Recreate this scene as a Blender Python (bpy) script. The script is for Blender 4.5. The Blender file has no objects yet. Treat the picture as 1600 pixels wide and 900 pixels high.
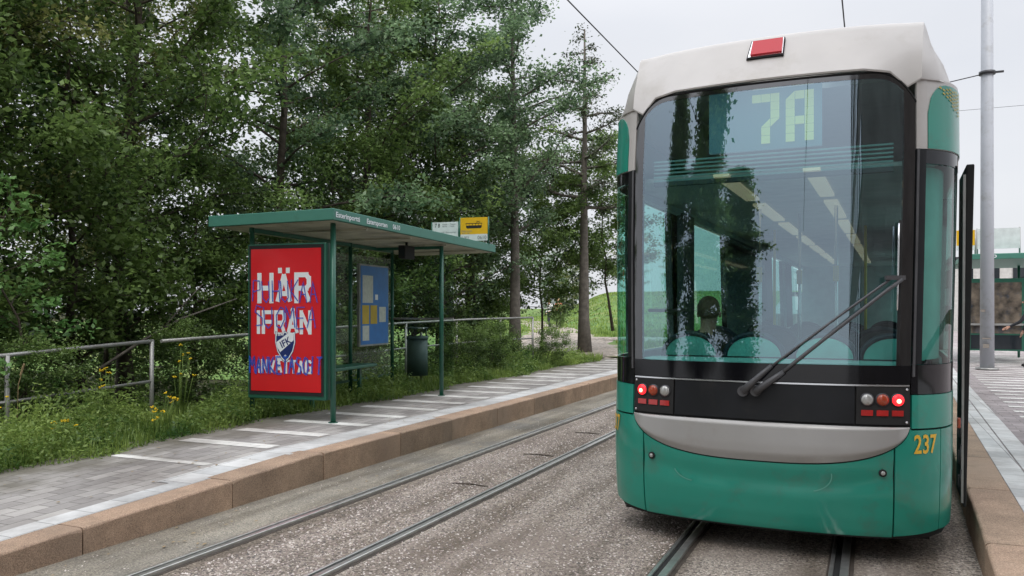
import bpy, bmesh, math, random
import numpy as np
from mathutils import Vector, Matrix
R = math.radians
S = bpy.context.scene
COL = S.collection
random.seed(7)

# ------------------------------------------------------------------ camera
YAW = R(23.83)
cam = bpy.data.cameras.new('camera'); cam.lens = 36*1270/1600; cam.sensor_width = 36
cam.shift_y = 35/1600; cam.clip_end = 2000; cam.clip_start = 0.05
camo = bpy.data.objects.new('camera', cam); COL.objects.link(camo)
camo.location = (0, 0, 1.62); camo.rotation_euler = (R(90), 0, YAW)
S.camera = camo

# ------------------------------------------------------------------ world, sun, exposure
W = bpy.data.worlds.new('World'); S.world = W; W.use_nodes = True
wn, wl = W.node_tree.nodes, W.node_tree.links
SUN_EL, SUN_AZ = R(52), R(150)      # azimuth measured clockwise from +Y
sky = wn.new('ShaderNodeTexSky'); sky.sky_type = 'NISHITA'; sky.sun_disc = False
sky.sun_elevation = SUN_EL; sky.sun_rotation = SUN_AZ; sky.dust_density = 3; sky.air_density = 1
tc = wn.new('ShaderNodeTexCoord'); ns = wn.new('ShaderNodeTexNoise'); ns.inputs['Scale'].default_value = 1.6
ns.inputs['Detail'].default_value = 5
mp = wn.new('ShaderNodeMapping'); mp.inputs['Scale'].default_value = (1, 1, 3)
wl.new(tc.outputs['Generated'], mp.inputs[0]); wl.new(mp.outputs[0], ns.inputs['Vector'])
cr = wn.new('ShaderNodeValToRGB')
cr.color_ramp.elements[0].position = .35; cr.color_ramp.elements[0].color = (.80, .825, .885, 1)
cr.color_ramp.elements[1].position = .65; cr.color_ramp.elements[1].color = (.91, .92, .955, 1)
wl.new(ns.outputs['Fac'], cr.inputs[0])
sc = wn.new('ShaderNodeVectorMath'); sc.operation = 'SCALE'; 
# an overcast sky is about three times brighter overhead than at the horizon
sx_ = wn.new('ShaderNodeSeparateXYZ'); wl.new(tc.outputs['Generated'], sx_.inputs[0])
gr = wn.new('ShaderNodeMapRange'); gr.interpolation_type = 'SMOOTHSTEP'
for i_, v_ in zip((1, 2, 3, 4), (.28, .85, 5.7, 16.0)): gr.inputs[i_].default_value = v_
wl.new(sx_.outputs['Z'], gr.inputs[0]); wl.new(gr.outputs[0], sc.inputs['Scale'])
wl.new(cr.outputs[0], sc.inputs[0])
mx = wn.new('ShaderNodeMixRGB'); mx.inputs[0].default_value = .9
wl.new(sky.outputs[0], mx.inputs[1]); wl.new(sc.outputs[0], mx.inputs[2])
bg = wn['Background']; bg.inputs['Strength'].default_value = .1
wl.new(mx.outputs[0], bg.inputs['Color'])
sl = bpy.data.lights.new('sun', 'SUN'); sl.energy = 1.5; sl.angle = R(35); sl.color = (1, .97, .92)
so = bpy.data.objects.new('sun', sl); COL.objects.link(so)
so.rotation_euler = (R(90)-SUN_EL, 0, math.pi-SUN_AZ)
S.view_settings.view_transform = 'Standard'; S.view_settings.look = 'None'
S.view_settings.exposure = 0.76; S.view_settings.gamma = 1; S.view_settings.use_curve_mapping = False
S.cycles.max_bounces = 8; S.cycles.transparent_max_bounces = 16

# ------------------------------------------------------------------ materials
def newmat(name):
    m = bpy.data.materials.new(name); m.use_nodes = True
    return m, m.node_tree.nodes, m.node_tree.links, m.node_tree.nodes['Principled BSDF']
def mat(name, c, rough=.6, metal=0, var=.12, scale=6, bump=0, bscale=40, coat=0, dirt=None, dscale=2, spec=None):
    m, n, l, p = newmat(name)
    p.inputs['Roughness'].default_value = rough; p.inputs['Metallic'].default_value = metal
    p.inputs['Coat Weight'].default_value = coat; p.inputs['Coat Roughness'].default_value = .08
    if spec is not None: p.inputs['Specular IOR Level'].default_value = spec
    t = n.new('ShaderNodeTexCoord'); a = n.new('ShaderNodeTexNoise'); a.inputs['Scale'].default_value = scale
    a.inputs['Detail'].default_value = 6; l.new(t.outputs['Object'], a.inputs['Vector'])
    r = n.new('ShaderNodeValToRGB'); r.color_ramp.elements[0].position = .3; r.color_ramp.elements[1].position = .7
    r.color_ramp.elements[0].color = (*[x*(1-var) for x in c], 1); r.color_ramp.elements[1].color = (*[min(1, x*(1+var)) for x in c], 1)
    l.new(a.outputs['Fac'], r.inputs[0]); out = r.outputs[0]
    if dirt:
        b = n.new('ShaderNodeTexNoise'); b.inputs['Scale'].default_value = dscale; b.inputs['Detail'].default_value = 8
        b.inputs['Roughness'].default_value = .7; l.new(t.outputs['Object'], b.inputs['Vector'])
        k = n.new('ShaderNodeMapRange'); k.inputs[1].default_value = .52; k.inputs[2].default_value = .72; k.inputs[4].default_value = .8
        l.new(b.outputs['Fac'], k.inputs[0]); q = n.new('ShaderNodeMixRGB'); l.new(k.outputs[0], q.inputs[0])
        l.new(out, q.inputs[1]); q.inputs[2].default_value = (*dirt, 1); out = q.outputs[0]
    l.new(out, p.inputs['Base Color'])
    if bump:
        b2 = n.new('ShaderNodeTexNoise'); b2.inputs['Scale'].default_value = bscale; b2.inputs['Detail'].default_value = 4
        l.new(t.outputs['Object'], b2.inputs['Vector'])
        bp = n.new('ShaderNodeBump'); bp.inputs['Strength'].default_value = bump; bp.inputs['Distance'].default_value = .01
        l.new(b2.outputs['Fac'], bp.inputs['Height']); l.new(bp.outputs[0], p.inputs['Normal'])
    return m
def emis(name, c, s, base=None):
    m, n, l, p = newmat(name); p.inputs['Base Color'].default_value = (*(base or c), 1)
    p.inputs['Emission Color'].default_value = (*c, 1); p.inputs['Emission Strength'].default_value = s
    p.inputs['Roughness'].default_value = .25
    return m
def glass(name, tint, ior=2.0, rough=0.0, dirt=.04, gc=(1, 1, 1)):
    m, n, l, p = newmat(name); n.remove(p); o = n['Material Output']
    t = n.new('ShaderNodeBsdfTransparent'); t.inputs[0].default_value = (*tint, 1)
    g = n.new('ShaderNodeBsdfGlossy'); g.inputs['Roughness'].default_value = rough; g.inputs[0].default_value = (*gc, 1)
    f = n.new('ShaderNodeFresnel'); f.inputs[0].default_value = ior
    gb = n.new('ShaderNodeNewGeometry'); mi_ = n.new('ShaderNodeMix'); mi_.inputs[2].default_value = ior; mi_.inputs[3].default_value = 1/ior
    l.new(gb.outputs['Backfacing'], mi_.inputs[0]); l.new(mi_.outputs[0], f.inputs[0])   # a thin pane reflects alike from both sides
    ms = n.new('ShaderNodeMixShader'); l.new(f.outputs[0], ms.inputs[0]); l.new(t.outputs[0], ms.inputs[1]); l.new(g.outputs[0], ms.inputs[2])
    d = n.new('ShaderNodeBsdfDiffuse'); d.inputs[0].default_value = (.4, .42, .42, 1)
    m2 = n.new('ShaderNodeMixShader'); tc = n.new('ShaderNodeTexCoord'); ns = n.new('ShaderNodeTexNoise'); ns.inputs['Scale'].default_value = 1.5
    ns.inputs['Detail'].default_value = 8; l.new(tc.outputs['Object'], ns.inputs['Vector'])
    mr = n.new('ShaderNodeMapRange'); mr.inputs[1].default_value = .35; mr.inputs[2].default_value = .75; mr.inputs[4].default_value = dirt
    l.new(ns.outputs['Fac'], mr.inputs[0]); l.new(mr.outputs[0], m2.inputs[0]); l.new(ms.outputs[0], m2.inputs[1]); l.new(d.outputs[0], m2.inputs[2])
    l.new(m2.outputs[0], o.inputs[0])
    return m
def leafmat(name, c1, c2, trans=.42):
    m, n, l, p = newmat(name); n.remove(p); o = n['Material Output']
    g = n.new('ShaderNodeNewGeometry'); r = n.new('ShaderNodeValToRGB')
    r.color_ramp.elements[0].color = (*c1, 1); r.color_ramp.elements[1].color = (*c2, 1)
    tc = n.new('ShaderNodeTexCoord'); ns = n.new('ShaderNodeTexNoise'); ns.inputs['Scale'].default_value = 1.1; ns.inputs['Detail'].default_value = 2
    l.new(tc.outputs['Object'], ns.inputs['Vector'])
    ma = n.new('ShaderNodeMath'); ma.operation = 'MULTIPLY_ADD'; ma.inputs[1].default_value = 2.2; ma.inputs[2].default_value = -.85  # dark and bright clumps paint crown shadow and light into the leaf colour
    l.new(ns.outputs['Fac'], ma.inputs[0])
    mb = n.new('ShaderNodeMath'); mb.operation = 'MULTIPLY_ADD'; mb.inputs[1].default_value = .55
    l.new(g.outputs['Random Per Island'], mb.inputs[0]); l.new(ma.outputs[0], mb.inputs[2]); l.new(mb.outputs[0], r.inputs[0])
    b = n.new('ShaderNodeBsdfPrincipled'); b.inputs['Roughness'].default_value = .42; b.inputs['Specular IOR Level'].default_value = .42
    t = n.new('ShaderNodeBsdfTranslucent'); l.new(r.outputs[0], b.inputs['Base Color']); l.new(r.outputs[0], t.inputs[0])
    ms = n.new('ShaderNodeMixShader'); ms.inputs[0].default_value = trans
    l.new(b.outputs[0], ms.inputs[1]); l.new(t.outputs[0], ms.inputs[2]); l.new(ms.outputs[0], o.inputs[0])
    return m
def groundmat(name, base, sp1, sp2, vs=90, big=1.2, bump=.5, patch=None, rough=.85, streak=0, island=0):
    """aggregate surface: voronoi stones over a base, big soft stains"""
    m, n, l, p = newmat(name); p.inputs['Roughness'].default_value = rough; p.inputs['Specular IOR Level'].default_value = .3
    t = n.new('ShaderNodeTexCoord'); v = n.new('ShaderNodeTexVoronoi'); v.inputs['Scale'].default_value = vs
    l.new(t.outputs['Object'], v.inputs['Vector'])
    r = n.new('ShaderNodeValToRGB'); e = r.color_ramp.elements
    sx = n.new('ShaderNodeSeparateColor'); l.new(v.outputs['Color'], sx.inputs[0]); l.new(sx.outputs[0], r.inputs[0])
    e[0].position = 0; e[0].color = (*sp1, 1); e[1].position = 1; e[1].color = (*sp2, 1)
    x = r.color_ramp.elements.new(.45); x.color = (*base, 1); y = r.color_ramp.elements.new(.8); y.color = (*[c*1.25 for c in base], 1)
    b = n.new('ShaderNodeTexNoise'); b.inputs['Scale'].default_value = big; b.inputs['Detail'].default_value = 7; b.inputs['Roughness'].default_value = .65
    l.new(t.outputs['Object'], b.inputs['Vector'])
    q = n.new('ShaderNodeMixRGB'); q.blend_type = 'MULTIPLY'; q.inputs[0].default_value = 1
    rr = n.new('ShaderNodeValToRGB'); rr.color_ramp.elements[0].position = .32; rr.color_ramp.elements[1].position = .68
    rr.color_ramp.elements[0].color = (.62, .61, .6, 1); rr.color_ramp.elements[1].color = (1.0, .98, .95, 1)
    l.new(b.outputs['Fac'], rr.inputs[0]); l.new(r.outputs[0], q.inputs[1]); l.new(rr.outputs[0], q.inputs[2]); out = q.outputs[0]
    if patch:
        w = n.new('ShaderNodeMixRGB'); c = n.new('ShaderNodeTexNoise'); c.inputs['Scale'].default_value = .7; c.inputs['Detail'].default_value = 5
        l.new(t.outputs['Object'], c.inputs['Vector']); k = n.new('ShaderNodeMapRange'); k.inputs[1].default_value = .5; k.inputs[2].default_value = .62; k.inputs[4].default_value = .7
        l.new(c.outputs['Fac'], k.inputs[0]); l.new(k.outputs[0], w.inputs[0]); l.new(out, w.inputs[1]); w.inputs[2].default_value = (*patch, 1); out = w.outputs[0]
    if streak:      # old oil and rust stains drawn out along the rails
        mq = n.new('ShaderNodeMapping'); mq.inputs['Scale'].default_value = (2.6, .22, 1); l.new(t.outputs['Object'], mq.inputs[0])
        c = n.new('ShaderNodeTexNoise'); c.inputs['Scale'].default_value = 1.3; c.inputs['Detail'].default_value = 6; l.new(mq.outputs[0], c.inputs['Vector'])
        k = n.new('ShaderNodeValToRGB'); k.color_ramp.elements[0].position = .36; k.color_ramp.elements[1].position = .58
        k.color_ramp.elements[0].color = (.60, .57, .52, 1); k.color_ramp.elements[1].color = (1.08, 1.07, 1.05, 1); l.new(c.outputs['Fac'], k.inputs[0])
        w = n.new('ShaderNodeMixRGB'); w.blend_type = 'MULTIPLY'; w.inputs[0].default_value = 1; l.new(out, w.inputs[1]); l.new(k.outputs[0], w.inputs[2]); out = w.outputs[0]
    if island:      # every stone has its own tone, with dark weathering blotches
        gg = n.new('ShaderNodeNewGeometry'); k = n.new('ShaderNodeValToRGB'); k.color_ramp.elements[0].color = (.80, .80, .80, 1); k.color_ramp.elements[1].color = (1.15, 1.1, 1.08, 1)
        l.new(gg.outputs['Random Per Island'], k.inputs[0]); w = n.new('ShaderNodeMixRGB'); w.blend_type = 'MULTIPLY'; w.inputs[0].default_value = 1
        l.new(out, w.inputs[1]); l.new(k.outputs[0], w.inputs[2]); out = w.outputs[0]
        c = n.new('ShaderNodeTexNoise'); c.inputs['Scale'].default_value = 5; c.inputs['Detail'].default_value = 8; c.inputs['Roughness'].default_value = .75; l.new(t.outputs['Object'], c.inputs['Vector'])
        k = n.new('ShaderNodeMapRange'); k.inputs[1].default_value = .55; k.inputs[2].default_value = .7; k.inputs[4].default_value = .6; l.new(c.outputs['Fac'], k.inputs[0])
        w = n.new('ShaderNodeMixRGB'); l.new(k.outputs[0], w.inputs[0]); l.new(out, w.inputs[1]); w.inputs[2].default_value = (.22, .17, .12, 1); out = w.outputs[0]
    l.new(out, p.inputs['Base Color'])
    bp = n.new('ShaderNodeBump'); bp.inputs['Strength'].default_value = bump; bp.inputs['Distance'].default_value = .008
    l.new(v.outputs['Distance'], bp.inputs['Height']); bp.invert = True
    l.new(bp.outputs[0], p.inputs['Normal'])
    return m
def pavermat(name, c1, c2, mortar, bw, bh, rot=0, moss=None):
    m, n, l, p = newmat(name); p.inputs['Roughness'].default_value = .8; p.inputs['Specular IOR Level'].default_value = .3
    t = n.new('ShaderNodeTexCoord'); mpn = n.new('ShaderNodeMapping'); mpn.inputs['Rotation'].default_value = (0, 0, rot)
    l.new(t.outputs['Object'], mpn.inputs[0])
    b = n.new('ShaderNodeTexBrick'); b.inputs['Scale'].default_value = 1; b.inputs['Brick Width'].default_value = bw; b.inputs['Row Height'].default_value = bh
    b.inputs['Mortar Size'].default_value = .0035; b.inputs['Mortar Smooth'].default_value = .3
    b.inputs['Color1'].default_value = (*c1, 1); b.inputs['Color2'].default_value = (*c2, 1); b.inputs['Mortar'].default_value = (*mortar, 1)
    l.new(mpn.outputs[0], b.inputs['Vector'])
    a = n.new('ShaderNodeTexNoise'); a.inputs['Scale'].default_value = 1.1; a.inputs['Detail'].default_value = 8; a.inputs['Roughness'].default_value = .7
    l.new(t.outputs['Object'], a.inputs['Vector'])
    r = n.new('ShaderNodeValToRGB'); r.color_ramp.elements[0].position = .35; r.color_ramp.elements[1].position = .62
    r.color_ramp.elements[0].color = (.55, .53, .52, 1); r.color_ramp.elements[1].color = (1, 1, 1, 1); l.new(a.outputs['Fac'], r.inputs[0])
    q = n.new('ShaderNodeMixRGB'); q.blend_type = 'MULTIPLY'; q.inputs[0].default_value = 1
    l.new(b.outputs['Color'], q.inputs[1]); l.new(r.outputs[0], q.inputs[2])
    out = q.outputs[0]
    if moss:        # soil washed over the paving from the verge
        sx = n.new('ShaderNodeSeparateXYZ'); l.new(t.outputs['Object'], sx.inputs[0]); nz_ = n.new('ShaderNodeTexNoise'); nz_.inputs['Scale'].default_value = 2.2; nz_.inputs['Detail'].default_value = 8
        l.new(t.outputs['Object'], nz_.inputs['Vector']); ad_ = n.new('ShaderNodeMath'); ad_.operation = 'MULTIPLY_ADD'; ad_.inputs[1].default_value = 1.5; l.new(nz_.outputs['Fac'], ad_.inputs[0]); l.new(sx.outputs[0], ad_.inputs[2])
        mr = n.new('ShaderNodeMapRange'); mr.inputs[1].default_value = -6.0; mr.inputs[2].default_value = -5.3; mr.inputs[3].default_value = .78; mr.inputs[4].default_value = 0; l.new(ad_.outputs[0], mr.inputs[0])
        mm = n.new('ShaderNodeMixRGB'); l.new(mr.outputs[0], mm.inputs[0]); l.new(out, mm.inputs[1]); mm.inputs[2].default_value = (.13, .12, .09, 1); out = mm.outputs[0]
    l.new(out, p.inputs['Base Color'])
    f = n.new('ShaderNodeTexNoise'); f.inputs['Scale'].default_value = 120; l.new(t.outputs['Object'], f.inputs['Vector'])
    ad = n.new('ShaderNodeMath'); ad.operation = 'MULTIPLY_ADD'; ad.inputs[1].default_value = .25
    l.new(f.outputs['Fac'], ad.inputs[0]); iv = n.new('ShaderNodeMath'); iv.operation = 'SUBTRACT'; iv.inputs[0].default_value = 1
    l.new(b.outputs['Fac'], iv.inputs[1]); l.new(iv.outputs[0], ad.inputs[2])
    bp = n.new('ShaderNodeBump'); bp.inputs['Strength'].default_value = .6; bp.inputs['Distance'].default_value = .005
    l.new(ad.outputs[0], bp.inputs['Height']); l.new(bp.outputs[0], p.inputs['Normal'])
    return m

M = {}
M['tram_green'] = mat('tram_green', (.010, .245, .175), .34, 0, .06, 3, coat=.45, dirt=(.05, .17, .125), dscale=5)
M['tram_silver'] = mat('tram_silver', (.50, .475, .45), .42, .25, .04, 4, coat=.2, dirt=(.40, .37, .33), dscale=1.8)
M['bumper_silver'] = mat('bumper_silver', (.37, .36, .345), .42, .35, .04, 4, coat=.25, dirt=(.30, .28, .25), dscale=2)
M['tram_black'] = mat('tram_black', (.012, .012, .014), .06, 0, .1, 4)
M['tram_black'].node_tree.nodes['Principled BSDF'].inputs['IOR'].default_value = 2.1
M['black_panel'] = mat('black_panel', (.007, .008, .010), .42, 0, .25, 5, dirt=(.018, .017, .016), dscale=6, spec=.35)
M['frit'] = mat('frit', (.006, .006, .008), .08, 0, .1, 4, spec=.5)
M['rubber'] = mat('rubber', (.012, .012, .012), .8)
M['chrome'] = mat('chrome', (.75, .75, .76), .22, .9, .03)
M['dark_metal'] = mat('dark_metal', (.05, .05, .055), .45, .4)
M['wiper'] = mat('wiper_metal', (.10, .10, .105), .5, .3, .2)
M['tram_glass'] = glass('tram_glass', (.62, .88, .86), 3.1, 0, .012, (.68, .84, .97))
M['side_glass'] = glass('side_glass', (.50, .80, .74), 1.7, 0, .01)
M['corner_glass'] = glass('corner_glass', (.55, .88, .82), 1.5, 0, .02)
M['shelter_glass'] = glass('shelter_glass', (.86, .92, .89), 1.18, 0, .02)
M['interior_teal'] = mat('interior_teal', (.26, .62, .56), .45)
M['interior_wall'] = mat('interior_wall', (.30, .40, .40), .55)
M['interior_dark'] = mat('interior_dark', (.04, .055, .06), .6)
M['ceiling'] = mat('ceiling_panel', (.42, .44, .43), .5)
M['louvre'] = mat('louvre', (.20, .34, .33), .5)
M['seat_frame'] = mat('seat_frame_blue', (.012, .03, .05), .45)
M['seat_teal'] = mat('seat_teal', (.22, .72, .62), .4)
M['seat_red'] = mat('seat_red', (.16, .02, .02), .8)
M['pole_yellow'] = mat('pole_yellow', (.6, .42, .03), .4)
M['lamp_strip'] = emis('lamp_strip', (.95, .70, .48), .14)
M['sign_panel'] = emis('sign_panel', (.12, .25, .30), .16, (.08, .15, .18))
M['sign_digit'] = emis('sign_digit', (.54, .56, .25), .27, (.4,.45,.2))
M['red_lit'] = emis('red_lit', (1, .015, .02), 1.5, (.7, .01, .02))
M['hot'] = emis('lamp_bulb', (1, .30, .16), 4)
M['red_lens'] = mat('red_lens', (.42, .02, .018), .2, coat=.6)
M['amber_lens'] = mat('amber_lens', (.36, .05, .015), .2, coat=.6)
M['clear_lens'] = mat('clear_lens', (.42, .42, .40), .15, .3, coat=.6)
M['gold'] = mat('gold_vinyl', (.72, .42, .03), .4)
M['gold_dull'] = mat('gold_dull', (.45, .37, .07), .5)
M['steel_rail'] = mat('steel_rail', (.66, .65, .63), .30, .85, .15, 14)
M['rail_side'] = mat('rail_side', (.07, .055, .045), .7, .3, .3, 10)
M['granite'] = groundmat('granite', (.47, .34, .25), (.27, .20, .15), (.64, .50, .38), 240, 2.2, .25, patch=(.33, .25, .19), island=1)
M['trackbed'] = groundmat('trackbed', (.37, .325, .29), (.10, .09, .085), (.74, .68, .62), 85, 1.0, 1.0, patch=(.245, .205, .175), streak=1)
M['asphalt'] = groundmat('asphalt_strip', (.30, .28, .24), (.17, .165, .15), (.44, .41, .36), 130, 1.5, .5, patch=(.17, .168, .16), streak=1)
M['paver'] = pavermat('paver', (.44, .42, .40), (.30, .285, .275), (.11, .10, .09), .28, .14, R(90), moss=1)
M['paver_right'] = pavermat('paver_right', (.40, .355, .355), (.30, .265, .27), (.11, .10, .09), .28, .14, 0)
M['whitestrip'] = pavermat('whitestrip', (.68, .68, .67), (.55, .56, .56), (.22, .22, .21), .30, .295, R(90))
M['bar'] = pavermat('bar', (.80, .79, .76), (.66, .65, .62), (.35, .34, .32), .28, .14, 0)
M['soil'] = groundmat('soil', (.04, .045, .02), (.02, .02, .012), (.07, .075, .035), 12, .8, .6)
M['soil'].node_tree.nodes['Principled BSDF'].inputs['Specular IOR Level'].default_value = .05
M['meadow'] = groundmat('meadow', (.10, .19, .035), (.06, .13, .025), (.17, .23, .06), 12, .35, .4, patch=(.17, .19, .06))
M['pathstone'] = groundmat('pathstone', (.33, .29, .25), (.2, .18, .16), (.5, .46, .42), 14, .9, .8)
M['shelter_green'] = mat('shelter_green', (.018, .115, .075), .42, .1, .1, 4, coat=.15, dirt=(.03, .09, .06), dscale=5)
M['roof_green'] = mat('roof_green', (.06, .21, .16), .5, .1, .08, 4, dirt=(.05, .15, .11), dscale=4)
M['roof_under'] = mat('roof_under', (.46, .43, .34), .6, 0, .25, 3, dirt=(.15, .15, .09), dscale=2.5)
M['galv'] = mat('galvanised', (.34, .34, .33), .5, .5, .12, 8, dirt=(.22, .19, .16), dscale=5)
M['white_pole'] = mat('white_pole_paint', (.40, .42, .46), .5, 0, .05, 3, dirt=(.28, .28, .28), dscale=4)
M['poster_red'] = mat('poster_red', (.62, .012, .02), .28, 0, .08, 2, coat=.4)
M['white'] = mat('white_print', (.74, .78, .80), .5, 0, .04)
M['blue_spray'] = mat('blue_spray', (.01, .09, .55), .5, 0, .2, 12)
_n = M['blue_spray'].node_tree; _p = _n.nodes['Principled BSDF']; _g = _n.nodes.new('ShaderNodeTexNoise'); _g.inputs['Scale'].default_value = 55
_r = _n.nodes.new('ShaderNodeMapRange'); _r.inputs[1].default_value = .35; _r.inputs[2].default_value = .65; _r.inputs[3].default_value = .5; _r.inputs[4].default_value = .85
_n.links.new(_g.outputs['Fac'], _r.inputs[0]); _n.links.new(_r.outputs[0], _p.inputs['Alpha'])
M['crest_blue'] = mat('crest_blue', (.012, .025, .13), .4)
M['board_blue'] = mat('board_blue', (.015, .15, .46), .4, 0, .1)
M['paper'] = mat('paper', (.52, .55, .50), .7, 0, .1, 20)
M['paper_yellow'] = mat('paper_yellow', (.50, .36, .05), .7)
M['sign_yellow'] = mat('sign_yellow', (.72, .42, .008), .45, 0, .04)
M['sign_white'] = mat('sign_white', (.62, .66, .66), .5)
M['black'] = mat('black_print', (.012, .012, .012), .5)
M['grey_print'] = mat('grey_print', (.22, .24, .25), .6)
M['bin_green'] = mat('bin_green', (.075, .115, .115), .5, .1, .15, 5)
M['bark'] = mat('bark', (.07, .055, .042), .9, 0, .35, 9, bump=1, bscale=30)
M['bark_grey'] = mat('bark_grey', (.12, .105, .09), .9, 0, .3, 9, bump=1, bscale=25)
M['leaf_a'] = leafmat('leaf_a', (.024, .058, .016), (.24, .36, .10))
M['leaf_b'] = leafmat('leaf_b', (.03, .07, .04), (.28, .42, .21))
M['leaf_c'] = leafmat('leaf_c', (.04, .065, .018), (.36, .38, .12))
M['leaf_bright'] = leafmat('leaf_bright', (.08, .2, .05), (.28, .50, .16))
M['needle'] = leafmat('needle', (.03, .05, .02), (.10, .13, .06), .2)
M['grassblade'] = leafmat('grassblade', (.06, .13, .022), (.32, .42, .10))
M['weedleaf'] = leafmat('weedleaf', (.05, .13, .028), (.34, .46, .12))
M['petal'] = mat('petal', (.75, .52, .01), .6)
M['straw'] = mat('straw', (.30, .22, .12), .8)
M['skin'] = mat('skin', (.48, .27, .19), .55)
M['hair_brown'] = mat('hair_brown', (.16, .10, .06), .7, 0, .3, 30)
M['hair_blond'] = mat('hair_blond', (.35, .24, .13), .7, 0, .3, 30)
M['cloth_dark'] = mat('cloth_dark', (.02, .022, .028), .85, 0, .2)
M['cloth_white'] = mat('cloth_white', (.6, .6, .6), .85)
M['cloth_orange'] = mat('cloth_orange', (.45, .13, .07), .85)
M['cloth_jeans'] = mat('cloth_jeans', (.04, .06, .1), .85)
M['brick_brown'] = pavermat('brick_brown', (.20, .14, .105), (.15, .10, .08), (.2, .18, .16), .6, .2)
M['plaster'] = mat('plaster', (.5, .49, .47), .8)
M['plaster_dull'] = mat('plaster_dull', (.27, .24, .21), .8, 0, .15, 1)
M['window_dark'] = mat('window_dark', (.02, .025, .03), .1, 0, .1)
M['picture'] = mat('picture', (.10, .08, .06), .5, 0, .9, 5, dirt=(.02, .05, .10), dscale=3)
M['wire'] = mat('wire', (.05, .05, .055), .5, .5)

# ------------------------------------------------------------------ object helpers
def tag(o, label=None, cat=None, group=None, kind=None):
    if label: o['label'] = label
    if cat: o['category'] = cat
    if group: o['group'] = group
    if kind: o['kind'] = kind
    return o
def thing(name, label, cat, loc=(0, 0, 0), rz=0, group=None):
    o = bpy.data.objects.new(name, None); COL.objects.link(o); o.location = loc; o.rotation_euler = (0, 0, rz)
    o.empty_display_size = .1
    return tag(o, label, cat, group)
def link(name, me, parent=None, loc=None, rz=None):
    o = bpy.data.objects.new(name, me); COL.objects.link(o)
    if parent: o.parent = parent
    if loc: o.location = loc
    if rz is not None: o.rotation_euler = (0, 0, rz)
    return o
def copy_tree(o, parent=None):
    c = o.copy(); COL.objects.link(c); c.parent = parent
    for ch in [x for x in bpy.data.objects if x.parent == o]: copy_tree(ch, c)
    return c
class MB:
    def __init__(s): s.v = []; s.f = []; s.m = []; s.sm = []
    def add(s, vs, fs, mi=0, smooth=False):
        b = len(s.v); s.v += [tuple(v) for v in vs]
        for f in fs: s.f.append(tuple(b+i for i in f)); s.m.append(mi); s.sm.append(smooth)
        return s
    def box(s, c, d, rz=0, mi=0, rot=None):
        hx, hy, hz = d[0]/2, d[1]/2, d[2]/2
        vs = [Vector((x, y, z)) for x in (-hx, hx) for y in (-hy, hy) for z in (-hz, hz)]
        mt = rot if rot else Matrix.Rotation(rz, 3, 'Z')
        vs = [mt @ v + Vector(c) for v in vs]
        return s.add(vs, [(0, 1, 3, 2), (4, 6, 7, 5), (0, 4, 5, 1), (2, 3, 7, 6), (0, 2, 6, 4), (1, 5, 7, 3)], mi)
    def tube(s, pts, rad, n=8, mi=0, smooth=True, caps=True):
        pts = [Vector(p) for p in pts]; k = len(pts)
        if not hasattr(rad, '__len__'): rad = [rad]*k
        vs = []; up = None
        for i, p in enumerate(pts):
            d = (pts[min(i+1, k-1)]-pts[max(i-1, 0)]).normalized()
            if up is None:
                up = Vector((0, 0, 1)) if abs(d.z) < .9 else Vector((1, 0, 0))
            a = d.cross(up).normalized(); b = a.cross(d).normalized(); up = b
            for j in range(n):
                t = 2*math.pi*j/n; vs.append(p+(a*math.cos(t)+b*math.sin(t))*rad[i])
        fs = [(i*n+j, i*n+(j+1) % n, (i+1)*n+(j+1) % n, (i+1)*n+j) for i in range(k-1) for j in range(n)]
        s.add(vs, fs, mi, smooth)
        if caps:
            b = len(s.v)-len(vs); s.f.append(tuple(b+j for j in reversed(range(n)))); s.f.append(tuple(b+(k-1)*n+j for j in range(n)))
            s.m += [mi, mi]; s.sm += [False, False]
        return s
    def prism(s, poly, fn0, fn1, mi=0):
        """polygon in 2D, mapped to 3D by fn0 (front) and fn1 (back)"""
        k = len(poly); a = [fn0(*p) for p in poly]; b = [fn1(*p) for p in poly]
        s.add(a+b, [tuple(range(k)), tuple(range(2*k-1, k-1, -1))]+[(i, i+k, (i+1) % k+k, (i+1) % k) for i in range(k)], mi)
        return s
    def sphere(s, c, r, n=12, mi=0):
        if not hasattr(r, '__len__'): r = (r, r, r)
        vs = []; fs = []; h = n//2
        for i in range(h+1):
            p = math.pi*i/h
            for j in range(n):
                t = 2*math.pi*j/n; vs.append((c[0]+r[0]*math.sin(p)*math.cos(t), c[1]+r[1]*math.sin(p)*math.sin(t), c[2]+r[2]*math.cos(p)))
        for i in range(h):
            for j in range(n): fs.append((i*n+j, (i+1)*n+j, (i+1)*n+(j+1) % n, i*n+(j+1) % n))
        return s.add(vs, fs, mi, True)
    def build(s, name, mats, parent=None, bevel=0, loc=None, rz=None, fix=True):
        me = bpy.data.meshes.new(name); me.from_pydata(s.v, [], s.f)
        if not isinstance(mats, (list, tuple)): mats = [mats]
        for m in mats: me.materials.append(m)
        me.polygons.foreach_set('material_index', s.m); me.polygons.foreach_set('use_smooth', s.sm)
        if fix:
            bm = bmesh.new(); bm.from_mesh(me); bmesh.ops.remove_doubles(bm, verts=bm.verts, dist=1e-5)
            bmesh.ops.recalc_face_normals(bm, faces=bm.faces); bm.to_mesh(me); bm.free()
        me.update()
        o = link(name, me, parent, loc, rz)
        if bevel:
            b = o.modifiers.new('bevel', 'BEVEL'); b.width = bevel; b.segments = 2; b.limit_method = 'ANGLE'
        return o
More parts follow.
